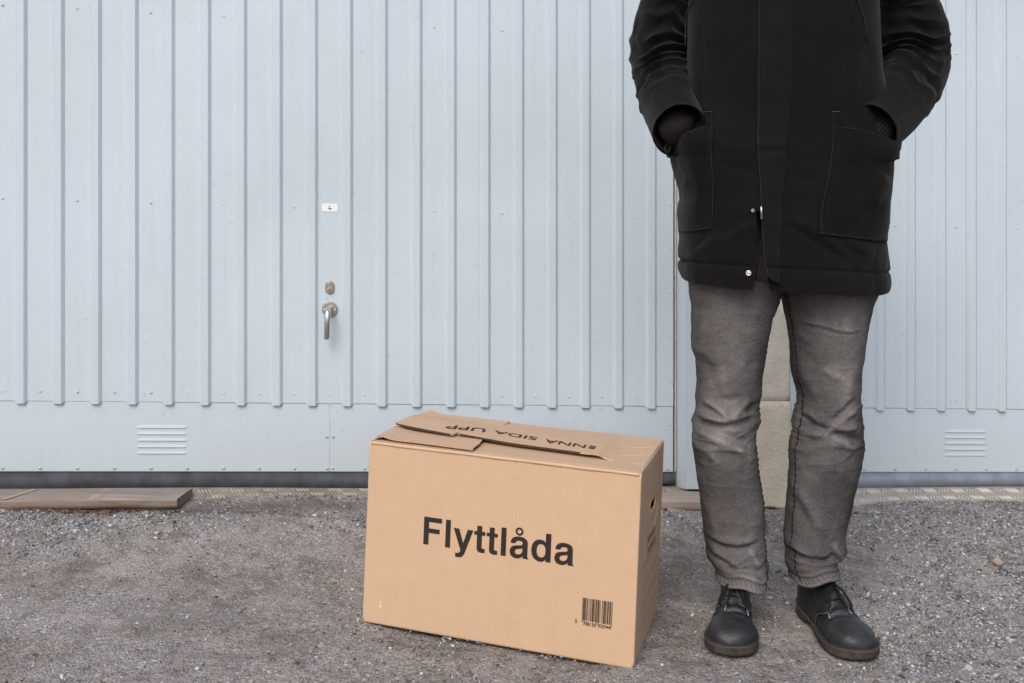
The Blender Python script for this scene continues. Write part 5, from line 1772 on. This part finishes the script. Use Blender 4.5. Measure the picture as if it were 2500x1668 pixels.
# right leg
kf('r', Z2, [(930, 352), (1050, 372), (1150, 400), (1230, 412), (1310, 402)], .0032, .0075)
kf('r', Z2, [(960, 375), (1060, 398), (1160, 425), (1240, 436), (1310, 425)], -.0028, .006)
kf('r', Z2, [(1150, 430), (1230, 440), (1300, 432)], .0018, .006)
kf('r', Z2, [(890, 420), (950, 450), (1010, 500)], .0030, .009)
kf('r', Z2, [(1080, 650), (1130, 700), (1190, 710)], .0032, .010)
kf('r', Z2, [(1060, 640), (1000, 600), (930, 560)], -.0025, .012)
kf('r', Z2, [(1302, 860), (1250, 905), (1190, 950), (1140, 1020)], -.0070, .009)
kf('r', Z2, [(1300, 920), (1240, 950), (1170, 1000), (1130, 1030)], .0050, .010)
kf('r', Z2, [(920, 935), (980, 985), (1050, 1035), (1130, 1062)], -.0065, .0085)
kf('r', Z2, [(930, 900), (1000, 960), (1070, 1010)], .0045, .010)
kf('r', Z2, [(1130, 1065), (1200, 1080), (1270, 1110), (1322, 1150)], -.0110, .0085)
kf('r', Z2, [(1140, 1040), (1220, 1045), (1310, 1030)], .0060, .010)
kf('r', Z2, [(1150, 1100), (1220, 1130), (1290, 1190)], .0055, .012)
kf('r', Z2, [(910, 1075), (970, 1055), (1040, 1050)], -.0055, .009)
kf('r', Z2, [(920, 1110), (1000, 1090), (1090, 1085)], .0042, .011)
kf('r', Z2, [(940, 640), (1000, 760), (1060, 860)], .0030, .014)
kf('r', Z2, [(1290, 640), (1240, 740), (1230, 830)], .0030, .016)
kf('r', Z3, [(880, 180), (960, 330), (1040, 480), (1110, 590)], -.0035, .014)
kf('r', Z3, [(930, 150), (1020, 330), (1110, 480)], .0030, .014)
kf('r', Z3, [(845, 620), (930, 672), (1020, 695), (1110, 685), (1190, 640)], -.0065, .0085)
kf('r', Z3, [(830, 560), (900, 610), (1000, 650), (1100, 650), (1200, 590)], .0045, .011)
kf('r', Z3, [(1180, 555), (1210, 610), (1255, 665)], .0055, .009)
kf('r', Z3, [(1160, 570), (1180, 640), (1240, 710)], -.0040, .008)
kf('r', Z3, [(870, 755), (960, 728), (1060, 725), (1190, 735)], -.0028, .0070)
kf('r', Z3, [(860, 720), (960, 715), (1080, 715), (1220, 725)], .0042, .008)

def leg(side):
    d = LEG[side]
    o_ = sorted([(world(p, LD)[2], world(p, LD)[0]) for p in d['out']]); i_ = sorted([(world(p, LD)[2], world(p, LD)[0]) for p in d['inn']])
    hl, hr = [world(p, 2.215) for p in d['hem']]
    n, k = 300, 180
    zb = min(world(p, LD)[2] for p in d['hem']); zt = world(Z2(0, -60), LD)[2]
    t = np.linspace(0, 1, n)
    z = zb + (zt - zb) * t
    xo = np.interp(z, [a for a, b in o_], [b for a, b in o_]); xi = np.interp(z, [a for a, b in i_], [b for a, b in i_])
    cx = (xo + xi) / 2; a = np.abs(xo - xi) / 2
    yc = np.interp(z, [c[0] for c in d['cy']], [c[1] for c in d['cy']])
    b = np.interp(z, [.0, .07, .12, .3, .45, .62, .80], [.070, .072, .070, .070, .078, .092, .105])
    ph = np.linspace(-np.pi / 2, 1.5 * np.pi, k, endpoint=False)
    c, s = np.cos(ph), np.sin(ph); e = 2 / 2.25
    X = cx[:, None] + a[:, None] * np.sign(c) * np.abs(c) ** e
    Y = yc[:, None] + b[:, None] * np.sign(s) * np.abs(s) ** e
    # hem line: tilted, riding up at the front over the shoe
    low = sstep(.16, .0, (z - zb))[:, None]
    zh = (hl[2] + (hr[2] - hl[2]) * np.clip((X - hl[0]) / (hr[0] - hl[0]), -.1, 1.1)) - zb
    ride = .014 * np.exp(-((X - (cx[:, None] + (-.01 if side == 'l' else .01))) / .035) ** 2) * np.clip(-s, 0, 1)
    back = -.018 * np.clip(s, 0, 1)
    Z = z[:, None] + low * (zh + ride + back)
    P = np.stack([X, Y, Z + 0 * X], -1)
    N = grid_normals(P, True)
    sg = np.sign(np.einsum('ijk,ijk->ij', N, P - np.stack([cx, yc, z], -1)[:, None]).mean()); N = N * sg
    P = folds(P, N, KF[side])
    q = np.stack([P[..., 0] * 9, P[..., 1] * 9, P[..., 2] * 5 + (3 if side == 'l' else 8)], -1)
    amp = .0026 + .0022 * np.exp(-((Z - .44) / .09) ** 2) + .0012 * np.exp(-((Z - .15) / .05) ** 2)
    P = P + N * (fbm(q, 4, .55) * amp)[..., None]
    quiet = sstep(.012, .045, P[..., 2] - P[0:1, :, 2])
    env = .45 + .9 * np.exp(-((P[..., 2] - .43) / .06) ** 2) + 1.0 * np.exp(-((P[..., 2] - .12) / .05) ** 2)
    for fq, am, sl in ((13, .0028, .9), (27, .0017, -1.2), (44, .0010, .3)):
        q = np.stack([P[..., 0] * fq + P[..., 2] * fq * sl, P[..., 1] * fq, P[..., 2] * fq * 1.8 + (5 if side == 'l' else 0)], -1)
        P = P + N * ((1 - np.abs(vnoise(q)) * 1.6).clip(0, 1) ** 3 * am * env * quiet)[..., None]
    # rounded hem ridge with a sunk stitch row and roping
    hz = (Z - (Z[0:1])) 
    hd = z[:, None] - zb
    rope = np.sin(ph[None] * 34 + 6 * hd * 40)
    disp = .0022 * np.exp(-((hd - .008) / .008) ** 4) - .0017 * np.exp(-((hd - .0205) / .0024) ** 2) + .0009 * rope * np.exp(-((hd - .010) / .007) ** 2)
    P = P + N * disp[..., None]
    ins = np.stack([P[0] - N[0] * .002 - np.array([0, 0, .0008]), P[0] - N[0] * .018 + np.array([0, 0, .028])], 0)[::-1]
    PP = np.concatenate([ins, P], 0)
    # wear: faded down the front of thigh and over the knee, darker towards the seams
    u = (P[..., 0] - cx[:, None]) / a[:, None]
    fr = np.clip(-N[..., 1], 0, 1)
    zz_ = P[..., 2]
    nn_ = fbm(np.stack([P[..., 0] * 12, P[..., 1] * 8, zz_ * 7 + 2], -1), 4, .6)
    off = .22
    fade = .44 + .30 * np.exp(-((u - (off if side == 'r' else -.18)) / .55) ** 2) * fr * (np.exp(-((zz_ - .60) / .17) ** 2) + .45 * np.exp(-((zz_ - .43) / .07) ** 2))
    fade += .10 * np.exp(-((zz_ - .20) / .10) ** 2) * fr + .17 * nn_
    fade += .30 * np.exp(-((hd - .0035) / .0028) ** 2) + .16 * np.exp(-((hd - .026) / .003) ** 2) - .20 * np.exp(-((hd - .0205) / .0018) ** 2) + .12 * np.exp(-((hd - .011) / .006) ** 2) + .11 * rope * np.exp(-((hd - .011) / .007) ** 2)
    # creases rub pale on their ridges
    for poly, am, wd in KF[side]:
        if am > 0:
            dd, T_ = segdist(P[..., 0], P[..., 2], poly); fade += min(.24, am * 36) * np.exp(-(dd / (wd * .45)) ** 2) * fr * (.7 + .6 * nn_)
    f2 = np.concatenate([np.full((2, k), .2), fade], 0)
    return PP, f2, P, N, k
def denim_part(name, PP, f2, parent, flip):
    o = grid_mesh(name, PP, M['denim'], parent, True, flip, True)
    at = o.data.attributes.new('fade', 'FLOAT', 'POINT'); at.data.foreach_set('value', np.clip(f2, 0, 1).ravel().astype(np.float32))
    return o
PL, fL, SL, NL, kk = leg('l'); PR, fR, SR, NR, _k = leg('r')
# hips: one closed ring above the crotch, hidden below the jacket skirt
zt = SL[-1, :, 2].mean()
V = np.concatenate([PL.reshape(-1, 3), PR.reshape(-1, 3)]); 
f1 = grid_faces(PL.shape[0], kk, True); f2_ = grid_faces(PR.shape[0], kk, True) + PL.shape[0] * kk
hipx = (SL[-1, :, 0].min() + SR[-1, :, 0].max()) / 2; hipa = (SR[-1, :, 0].max() - SL[-1, :, 0].min()) / 2
hz = np.linspace(zt - .055, zt + .20, 30)
ph = np.linspace(-np.pi / 2, 1.5 * np.pi, 120, endpoint=False)
HP = np.stack([np.stack([hipx + hipa * (1 - .10 * i / 29) * np.sign(np.cos(ph)) * np.abs(np.cos(ph)) ** .8 * (1 if i else .6), 2.285 + (.108 if i else .07) * np.sign(np.sin(ph)) * np.abs(np.sin(ph)) ** .8, 0 * ph + q], -1) for i, q in enumerate(hz)], 0)
f3 = grid_faces(30, 120, True) + len(V)
V = np.concatenate([V, HP.reshape(-1, 3)])
jeans = mesh_np('jeans', V, np.concatenate([f1, f2_, f3]), M['denim'], person, True)
at = jeans.data.attributes.new('fade', 'FLOAT', 'POINT')
at.data.foreach_set('value', np.clip(np.concatenate([fL.ravel(), fR.ravel(), np.full(HP.shape[0] * 120, .3)]), 0, 1).astype(np.float32))
# roped inseams
for side, S_, N_ in (('l', SL, NL), ('r', SR, NR)):
    k = S_.shape[1]
    m = MB()
    sgn = 1 if side == 'l' else -1
    ang = np.interp(np.linspace(0, 1, S_.shape[0]), [0, .12, .45, .62, 1], ([-.62, -.45, -.42, -.18, -.10] if side == 'l' else [np.pi + .62, np.pi + .45, np.pi + .30, np.pi + .25, np.pi + .2]))
    pts = []; rs = []
    for i in range(4, S_.shape[0] - 20, 1):
        j = ((ang[i] + np.pi / 2) / (2 * np.pi) * k) % k
        j0 = int(j); f = j - j0
        p = S_[i, j0] * (1 - f) + S_[i, (j0 + 1) % k] * f
        pts.append(tuple(p + N_[i, j0] * .0002)); rs.append(.0017 + .0010 * math.sin(i * 1.15))
    m.tube(pts, rs, 6); m.build('inseam', M['denim'], jeans, True)
    m = MB()
    for i in range(0, len(pts) - 2, 4):
        a = Vector(pts[i]); b = Vector(pts[i + 2]); d = Vector((-sgn * .0024, -.0008, 0))
        m.tube([a + d, b + d], .0007, 4)
    tag(m.build('stitching', M['denim_thread'], jeans), kind='stuff')
    m = MB()
    ring_ = [tuple(S_[2, j]) for j in range(k)]
    m.tube(ring_ + [ring_[0]], .0008, 4, False); m.build('hem_edge', M['denim_edge'], jeans, True)
# belt loop end peeping out below the jacket
m = MB(); a = world(Z2(365, 92), 2.175)
m.tube([a + np.array([0, .01, .012]), a + np.array([0, 0, 0]), a + np.array([.001, .001, -.010])], [.006, .006, .003], 8); m.build('cord_toggle', M['button'], jb, True)

# ---- shoes
def shoe(hx, hy, tx, ty, outer, L=.288, ank=.0):
    """heel point, toe point (world x, y); outer = +1 when the little toe is on +x of the foot frame"""
    hz, tz = float(G(hx, hy)) + .0015, float(G(tx, ty)) + .0015
    dirv = np.array([tx - hx, ty - hy]); L = np.linalg.norm(dirv); dirv /= L
    side = np.array([-dirv[1], dirv[0]])     # to the foot's left when looking along dirv
    root = empty('shoe', (0, 0, 0)); root.parent = person
    root.matrix_basis = person.matrix_basis.inverted() @ Matrix.Translation((hx, hy, hz))
    def W(s, y, z):
        """s along heel->toe (0..L), y sideways (towards the little toe = outer), z up from the ground"""
        s = np.asarray(s, float); y = np.asarray(y, float); z = np.asarray(z, float)
        s, y, z = np.broadcast_arrays(s, y, z)
        X = hx + dirv[0] * s + side[0] * y * (-outer); Y = hy + dirv[1] * s + side[1] * y * (-outer)
        return np.stack([X, Y, hz + (tz - hz) * s / L + z], -1)
    tk = np.array([0, .02, .06, .14, .26, .40, .52, .64, .74, .84, .91, .96, .985, 1.0])
    wo = np.array([.0, .017, .027, .034, .0345, .036, .044, .053, .057, .0555, .047, .034, .022, .0])      # outer half-width
    wi = np.array([.0, .017, .026, .032, .031, .029, .037, .047, .0515, .0510, .044, .033, .022, .0])      # inner half-width
    def outline(t, grow=0.0):
        # fine outline as (s, y) loop, spread by arc
        return np.interp(t, tk, wo) + grow, np.interp(t, tk, wi) + grow
    # smooth loop of the sole
    tt = .5 - .5 * np.cos(np.linspace(0, np.pi, 60))
    o_, i_ = outline(tt)
    loop = [(t * L, y) for t, y in zip(tt, o_)] + [(t * L, -y) for t, y in list(zip(tt, i_))[::-1][1:-1]]
    loop = np.array(loop)
    for _ in range(3): loop = (np.roll(loop, 1, 0) + 2 * loop + np.roll(loop, -1, 0)) / 4
    nl = len(loop)
    tang = np.roll(loop, -1, 0) - np.roll(loop, 1, 0); nrm = np.stack([tang[:, 1], -tang[:, 0]], -1); nrm /= np.linalg.norm(nrm, axis=1)[:, None]
    if ((loop - loop.mean(0)) * nrm).sum() < 0: nrm = -nrm
    def at(grow, z):
        q = loop + nrm * grow
        return W(q[:, 0], q[:, 1], z + 0 * q[:, 0])
    sfrac = loop[:, 0] / L
    topz = .023 + .010 * sstep(.35, .0, sfrac) + .004 * sstep(.75, 1.0, sfrac)      # top of sole
    spring = .005 * sstep(.80, 1.0, sfrac)                                            # toe spring
    arch = .011 * np.exp(-((sfrac - .36) / .085) ** 2)                                # gap before the heel block
    rings = [at(-.014, 0) , at(-.006, 0), at(.0005, 0), at(.002, 0), at(.0022, 0), at(.0030, 0), at(.0030, 0), at(.0010, 0)]
    zs_ = [spring + arch, spring + arch + .0005, spring + arch + .0030, spring + arch + .0055, topz * .5, topz - .004, topz - .0008, topz]
    for r_, z_ in zip(rings, zs_): r_[:, 2] += z_
    # fine grooves round the edge
    ins = [0, 1, 2, 3]
    RG = rings[:4]; 
    z0_ = (spring + arch + .0055); z1_ = topz - .005
    for q in range(12):
        f = (q + 1) / 13; g = .0022 + (.0007 if q % 2 else -.0001); r_ = at(g, 0); r_[:, 2] += z0_ + (z1_ - z0_) * f; RG.append(r_)
    RG += rings[5:]
    cb = W(loop[:, 0] * .0 + L * .5, 0 * loop[:, 0], .004)
    P = np.stack(RG, 0)
    bot = W(loop[:, 0], loop[:, 1] * .0, spring + arch)[None]
    P = np.concatenate([bot, P], 0)
    o_sole = grid_mesh('sole', P, M['sole'], root, True, outer > 0, True)
    # welt: flat dark rim on the sole with a tan stitch row
    wr = [at(.0030, 0), at(.0034, 0), at(.0018, 0), at(-.009, 0)]
    for r_, z_ in zip(wr, [topz - .0004, topz + .0016, topz + .0030, topz + .0030]): r_[:, 2] += z_
    grid_mesh('welt', np.stack(wr, 0), M['welt'], root, True, outer > 0, True)
    st = at(.0036, 0); st[:, 2] += topz - .0002
    m = MB(); m.tube([tuple(p) for p in st] + [tuple(st[0])], .0006, 5, False); m.build('welt_stitching', M['stitch'], root, True)
    # upper
    n, k = 110, 96
    t = .5 - .5 * np.cos(np.linspace(.0, np.pi, n)); t = t * .985 + .0075
    lp_o, lp_i = np.interp(t * L, loop[:nl // 2, 0], loop[:nl // 2, 1]), np.interp(t * L, loop[nl // 2:][::-1, 0], -loop[nl // 2:][::-1, 1])
    ha = np.interp(t, [0, .015, .04, .12, .22, .34, .42, .50, .58, .68, .78, .87, .94, .98, 1], [.030, .075, .098, .112, .118, .114, .100, .080, .061, .0460, .0380, .0335, .0265, .016, .003])
    ha = np.convolve(np.pad(ha, 3, 'edge'), np.ones(7) / 7, 'valid')
    base = np.interp(t, [0, .35, .75, 1], [.033, .023, .023, .027])
    ph = np.linspace(0, np.pi, k)
    C_, S_ = np.cos(ph), np.sin(ph)
    P = np.zeros((n, k, 3)); LOC = np.zeros((n, k, 3))
    for i in range(n):
        wo_, wi_ = max(lp_o[i] - .0035, .001), max(lp_i[i] - .0035, .001)
        nar = np.interp(t[i], [0, .1, .3, .45, .6, 1], [1.0, 1.0, 1.0, 1.0, 1.0, 1.0])
        ex = np.interp(t[i], [0, .3, .45, .6, .8, 1], [.9, .92, .92, .78, .66, .66])     # boxier at the toe
        ey = np.interp(t[i], [0, .3, .5, .65, .85, 1], [.55, .55, .72, .76, .60, .6])
        cc = np.sign(C_) * np.abs(C_) ** ex
        taper = 1 - np.interp(t[i], [0, .1, .25, .4, .52, .62, 1], [.14, .18, .24, .26, .20, .06, 0]) * (np.abs(S_) ** 1.4)
        y = np.where(C_ > 0, wo_, wi_) * cc * taper
        zt_ = base[i] + ha[i] * np.abs(S_) ** ey
        P[i] = W(t[i] * L, y, zt_); LOC[i] = np.stack([np.full(k, t[i]), y, zt_], -1)
    P[-1] = W(L * .996, 0 * ph, base[-1] + .001); P[0] = W(L * .004, 0 * ph, base[0] + np.sin(ph) * ha[0])
    N = grid_normals(P); N[-1] = N[-2]; N[0] = N[1]
    cen = W(t * L, 0 * t, base + ha * .3)[:, None]
    sg = np.sign(np.einsum('ijk,ijk->ij', N, P - cen).mean()); N *= sg
    T_ = LOC[..., 0]; Yl = LOC[..., 1]; Zl = LOC[..., 2]
    # quarters overlap the vamp: facing edge runs from the lace stay down to the sole at mid-foot
    frac = ph[None] / np.pi; mid = np.abs(frac - .5) * 2          # 0 on the ridge, 1 at the sole
    edge_t = .60 + .03 * np.clip(mid / .35, 0, 1) - .13 * sstep(.45, 1.0, mid)
    # opening of the facing near the ridge
    facing = sstep(.0, .004, (edge_t - T_)) * sstep(.13, .155, mid + .9 * np.clip(.47 - T_, -1, 0))
    disp = .0030 * facing
    # walking creases across the vamp, toe bump
    q = np.stack([T_ * 30, Yl * 40, Zl * 10], -1)
    cr = fbm(np.stack([T_ * 46 + .5 * np.sin(Yl * 60), Yl * 14, Zl * 3], -1), 3)
    zone = np.exp(-((T_ - .665) / .055) ** 2) * sstep(1.0, .5, mid)
    disp += zone * (cr * .0036 - .0022 * np.abs(np.sin(T_ * 150 + cr * 3)) ** 2)
    disp += .0016 * fbm(q * .5, 3)
    P = P + N * disp[..., None]
    up = grid_mesh('upper', P, M['leather'], root, False, outer > 0, True)
    dust = np.clip(.20 + .75 * sstep(.58, .82, T_) * (1 - .3 * mid) + .45 * sstep(.055, .030, Zl) + .5 * zone * sstep(0, .3, cr), 0, 1)
    at_ = up.data.attributes.new('dust', 'FLOAT', 'POINT'); at_.data.foreach_set('value', dust.ravel().astype(np.float32))
    # facing edge worn pale
    def surf(tq, fq, lift=.0):
        i = np.clip(np.interp(tq, t, np.arange(n)), 0, n - 1.001); j = np.clip(fq * (k - 1), 0, k - 1.001)
        i0, j0 = int(i), int(j); fi, fj = i - i0, j - j0
        p = (P[i0, j0] * (1 - fi) * (1 - fj) + P[i0 + 1, j0] * fi * (1 - fj) + P[i0, j0 + 1] * (1 - fi) * fj + P[i0 + 1, j0 + 1] * fi * fj)
        return p + N[i0, j0] * lift
    for sd in (-1, 1):
        L_ = []
        for mm in np.linspace(.16, .98, 40):
            et = .60 + .03 * np.clip(mm / .35, 0, 1) - .13 * float(sstep(.45, 1.0, mm))
            L_.append(tuple(surf(et - .004, .5 + sd * mm / 2, .0010)))
        L0 = [tuple(surf(q, .5 + sd * .075, .0012)) for q in np.linspace(.34, .595, 12)]
        m = MB(); m.tube(L0 + L_, .0011, 5); m.build('facing_edge', M['seam_light'], root, True)
    # tongue ridge between the facings
    # laces: two cross bars, knot, bow and free ends
    def lace(pts, r=.0023, name='lace'):
        C3 = smooth_path([surf(a, .5 + b, c) for a, b, c in pts], 40)
        m = MB(); m.tube([tuple(p) for p in C3], r, 7, True, .75); return m.build(name, M['lace'], root, True)
    oo = outer
    lace([(.435, -.085, .003), (.432, .0, .0055), (.435, .085, .003)])
    lace([(.505, -.085, .003), (.502, .0, .0055), (.505, .085, .003)])
    lace([(.57, -.085, .003), (.567, .0, .005), (.57, .085, .003)])
    kn = (.465, 0, .009)
    for (dx, ln, wdt) in ((1, .17, .11), (-1, .105, .12)):
        m_ = [kn, (.465 + ln * .35, dx * wdt * .55, .014), (.465 + ln * .85, dx * wdt * 1.1, .010), (.465 + ln, dx * wdt * 1.32, .006), (.465 + ln * .82, dx * wdt * 1.45, .006), (.465 + ln * .35, dx * wdt * .9, .010), kn]
        lace(m_, .0026, 'lace_loop')
    ends = (((.465, 0, .010), (.51, -.05, .011), (.58, -.13, .008), (.645, -.19, .005)), ((.465, 0, .010), (.52, .02, .010), (.59, .035, .007), (.655, .05, .005)))
    for e in ends:
        lace(e, .0021, 'lace_end')
        a = surf(e[-1][0] - .002, .5 + e[-1][1], e[-1][2]); b = surf(e[-1][0] + .05, .5 + e[-1][1] * 1.16, e[-1][2] - .001)
        m = MB(); m.tube([tuple(a), tuple(b)], .0018, 7); m.build('aglet', M['aglet'], root, True)
    m = MB(); c = surf(*kn[:1], .5, .011); m.add([], []); 
    lump('lace_knot', tuple(surf(.465, .5, .010)), .0055, M['lace'], 4, (1.2, .9, .8), root, .2)
    # sock / leg stub closing the top
    return root
shoeL = shoe(.529, 2.352, .4520, 2.080, -1)
shoeR = shoe(.692, 2.358, .7420, 2.088, 1)

# ---- the body inside the clothes: one continuous surface (head, neck, trunk, arms, legs)
def body():
    J = {  # joint: (pos, radius)
     'pelvis': ((.612, 2.285, .86), .085), 'belly': ((.612, 2.28, 1.05), .095), 'cl': ((.50, 2.29, 1.44), .045), 'cr': ((.72, 2.29, 1.44), .045), 'chest': ((.612, 2.285, 1.32), .088), 'neck0': ((.612, 2.29, 1.49), .060), 'neck1': ((.612, 2.28, 1.575), .055),
     'head0': ((.612, 2.265, 1.66), .078), 'head1': ((.612, 2.27, 1.745), .085), 'head2': ((.612, 2.275, 1.80), .060),
     'hipl': ((.520, 2.285, .80), .055), 'kneel': ((.488, 2.28, .45), .036), 'ankl': ((.518, 2.31, .13), .028), 'footl': ((.495, 2.23, .060), .020),
     'hipr': ((.705, 2.285, .80), .055), 'kneer': ((.730, 2.28, .45), .036), 'ankr': ((.700, 2.315, .13), .028), 'footr': ((.715, 2.24, .060), .020),
     'shl': (tuple(CL[34]), .032), 'ell': (tuple(CL[90]), .036), 'wrl': (tuple(CL[-12]), .022), 'hal': ((.420, 2.225, 1.00), .018),
     'shr': (tuple(CR[34]), .032), 'elr': (tuple(CR[90]), .036), 'wrr': (tuple(CR[-12]), .022), 'har': ((.785, 2.225, .99), .018)}
    E = [('pelvis', 'belly'), ('belly', 'chest'), ('chest', 'neck0'), ('neck0', 'neck1'), ('neck1', 'head0'), ('head0', 'head1'), ('head1', 'head2'),
         ('pelvis', 'hipl'), ('hipl', 'kneel'), ('kneel', 'ankl'), ('ankl', 'footl'), ('pelvis', 'hipr'), ('hipr', 'kneer'), ('kneer', 'ankr'), ('ankr', 'footr'),
         ('chest', 'cl'), ('cl', 'shl'), ('shl', 'ell'), ('ell', 'wrl'), ('wrl', 'hal'), ('chest', 'cr'), ('cr', 'shr'), ('shr', 'elr'), ('elr', 'wrr'), ('wrr', 'har')]
    names = list(J)
    me = bpy.data.meshes.new('body'); me.from_pydata([J[k][0] for k in names], [(names.index(a), names.index(b)) for a, b in E], [])
    o = bpy.data.objects.new('body', me); COL.objects.link(o)
    sk = o.modifiers.new('skin', 'SKIN'); ss = o.modifiers.new('sub', 'SUBSURF'); ss.levels = 2; ss.render_levels = 2
    for i, k in enumerate(names):
        r = J[k][1]; me.skin_vertices[0].data[i].radius = (r, r)
        me.skin_vertices[0].data[i].use_root = (k == 'pelvis')
    bpy.context.view_layer.update()
    ev = bpy.data.meshes.new_from_object(o.evaluated_get(bpy.context.evaluated_depsgraph_get()))
    V = np.array([tuple(v.co) for v in ev.vertices]); Fc = [tuple(p.vertices) for p in ev.polygons]
    bpy.data.objects.remove(o); bpy.data.meshes.remove(me)
    # face: nose, brow, chin
    c = np.array([.612, 2.27, 1.71]); d = V - c
    hd = V[:, 2] > 1.60
    def pushp(x, z, amp, w):
        g = np.exp(-((V[:, 0] - x) / w) ** 2 - ((V[:, 2] - z) / w) ** 2) * hd * (V[:, 1] < 2.26)
        V[:, 1] -= amp * g
    pushp(.612, 1.705, .020, .014); pushp(.612, 1.62, .012, .025); pushp(.612, 1.675, .005, .022); pushp(.582, 1.725, -.008, .013); pushp(.642, 1.725, -.008, .013)
    bo = mesh_np('body', V, Fc, M['skin'], person, True)
    hmask = [i for i in range(len(V)) if V[i, 2] > 1.70 and (V[i, 1] > 2.245 or V[i, 2] > 1.775)]
    # hair cap
    u = np.linspace(.0, np.pi * .62, 16)[:, None]; v = np.linspace(0, 2 * np.pi, 32, endpoint=False)[None]
    Pn = np.stack([np.sin(u) * np.cos(v) * .094, np.sin(u) * np.sin(v) * .100 + 0, np.cos(u) * .098 * np.ones_like(v)], -1)
    Pn += np.array([.612, 2.285, 1.755]); Pn += fbm(Pn * 30, 3)[..., None] * .004
    grid_mesh('hair', Pn, M['hair'], bo, True, True, True)
    # collar and hood of the jacket round the neck
    u = np.linspace(0, 1, 12)[:, None]; v = np.linspace(0, 2 * np.pi, 48, endpoint=False)[None]
    rr = .10 + .035 * np.sin(np.pi * u) - .01 * u
    Pn = np.stack([.612 + rr * 1.25 * np.cos(v), 2.30 + rr * np.sin(v), 1.49 + .10 * u + .0 * v + .03 * np.sin(v) * u], -1)
    grid_mesh('collar', Pn, M['jacket'], jb, True, False, True)
    return bo
body()
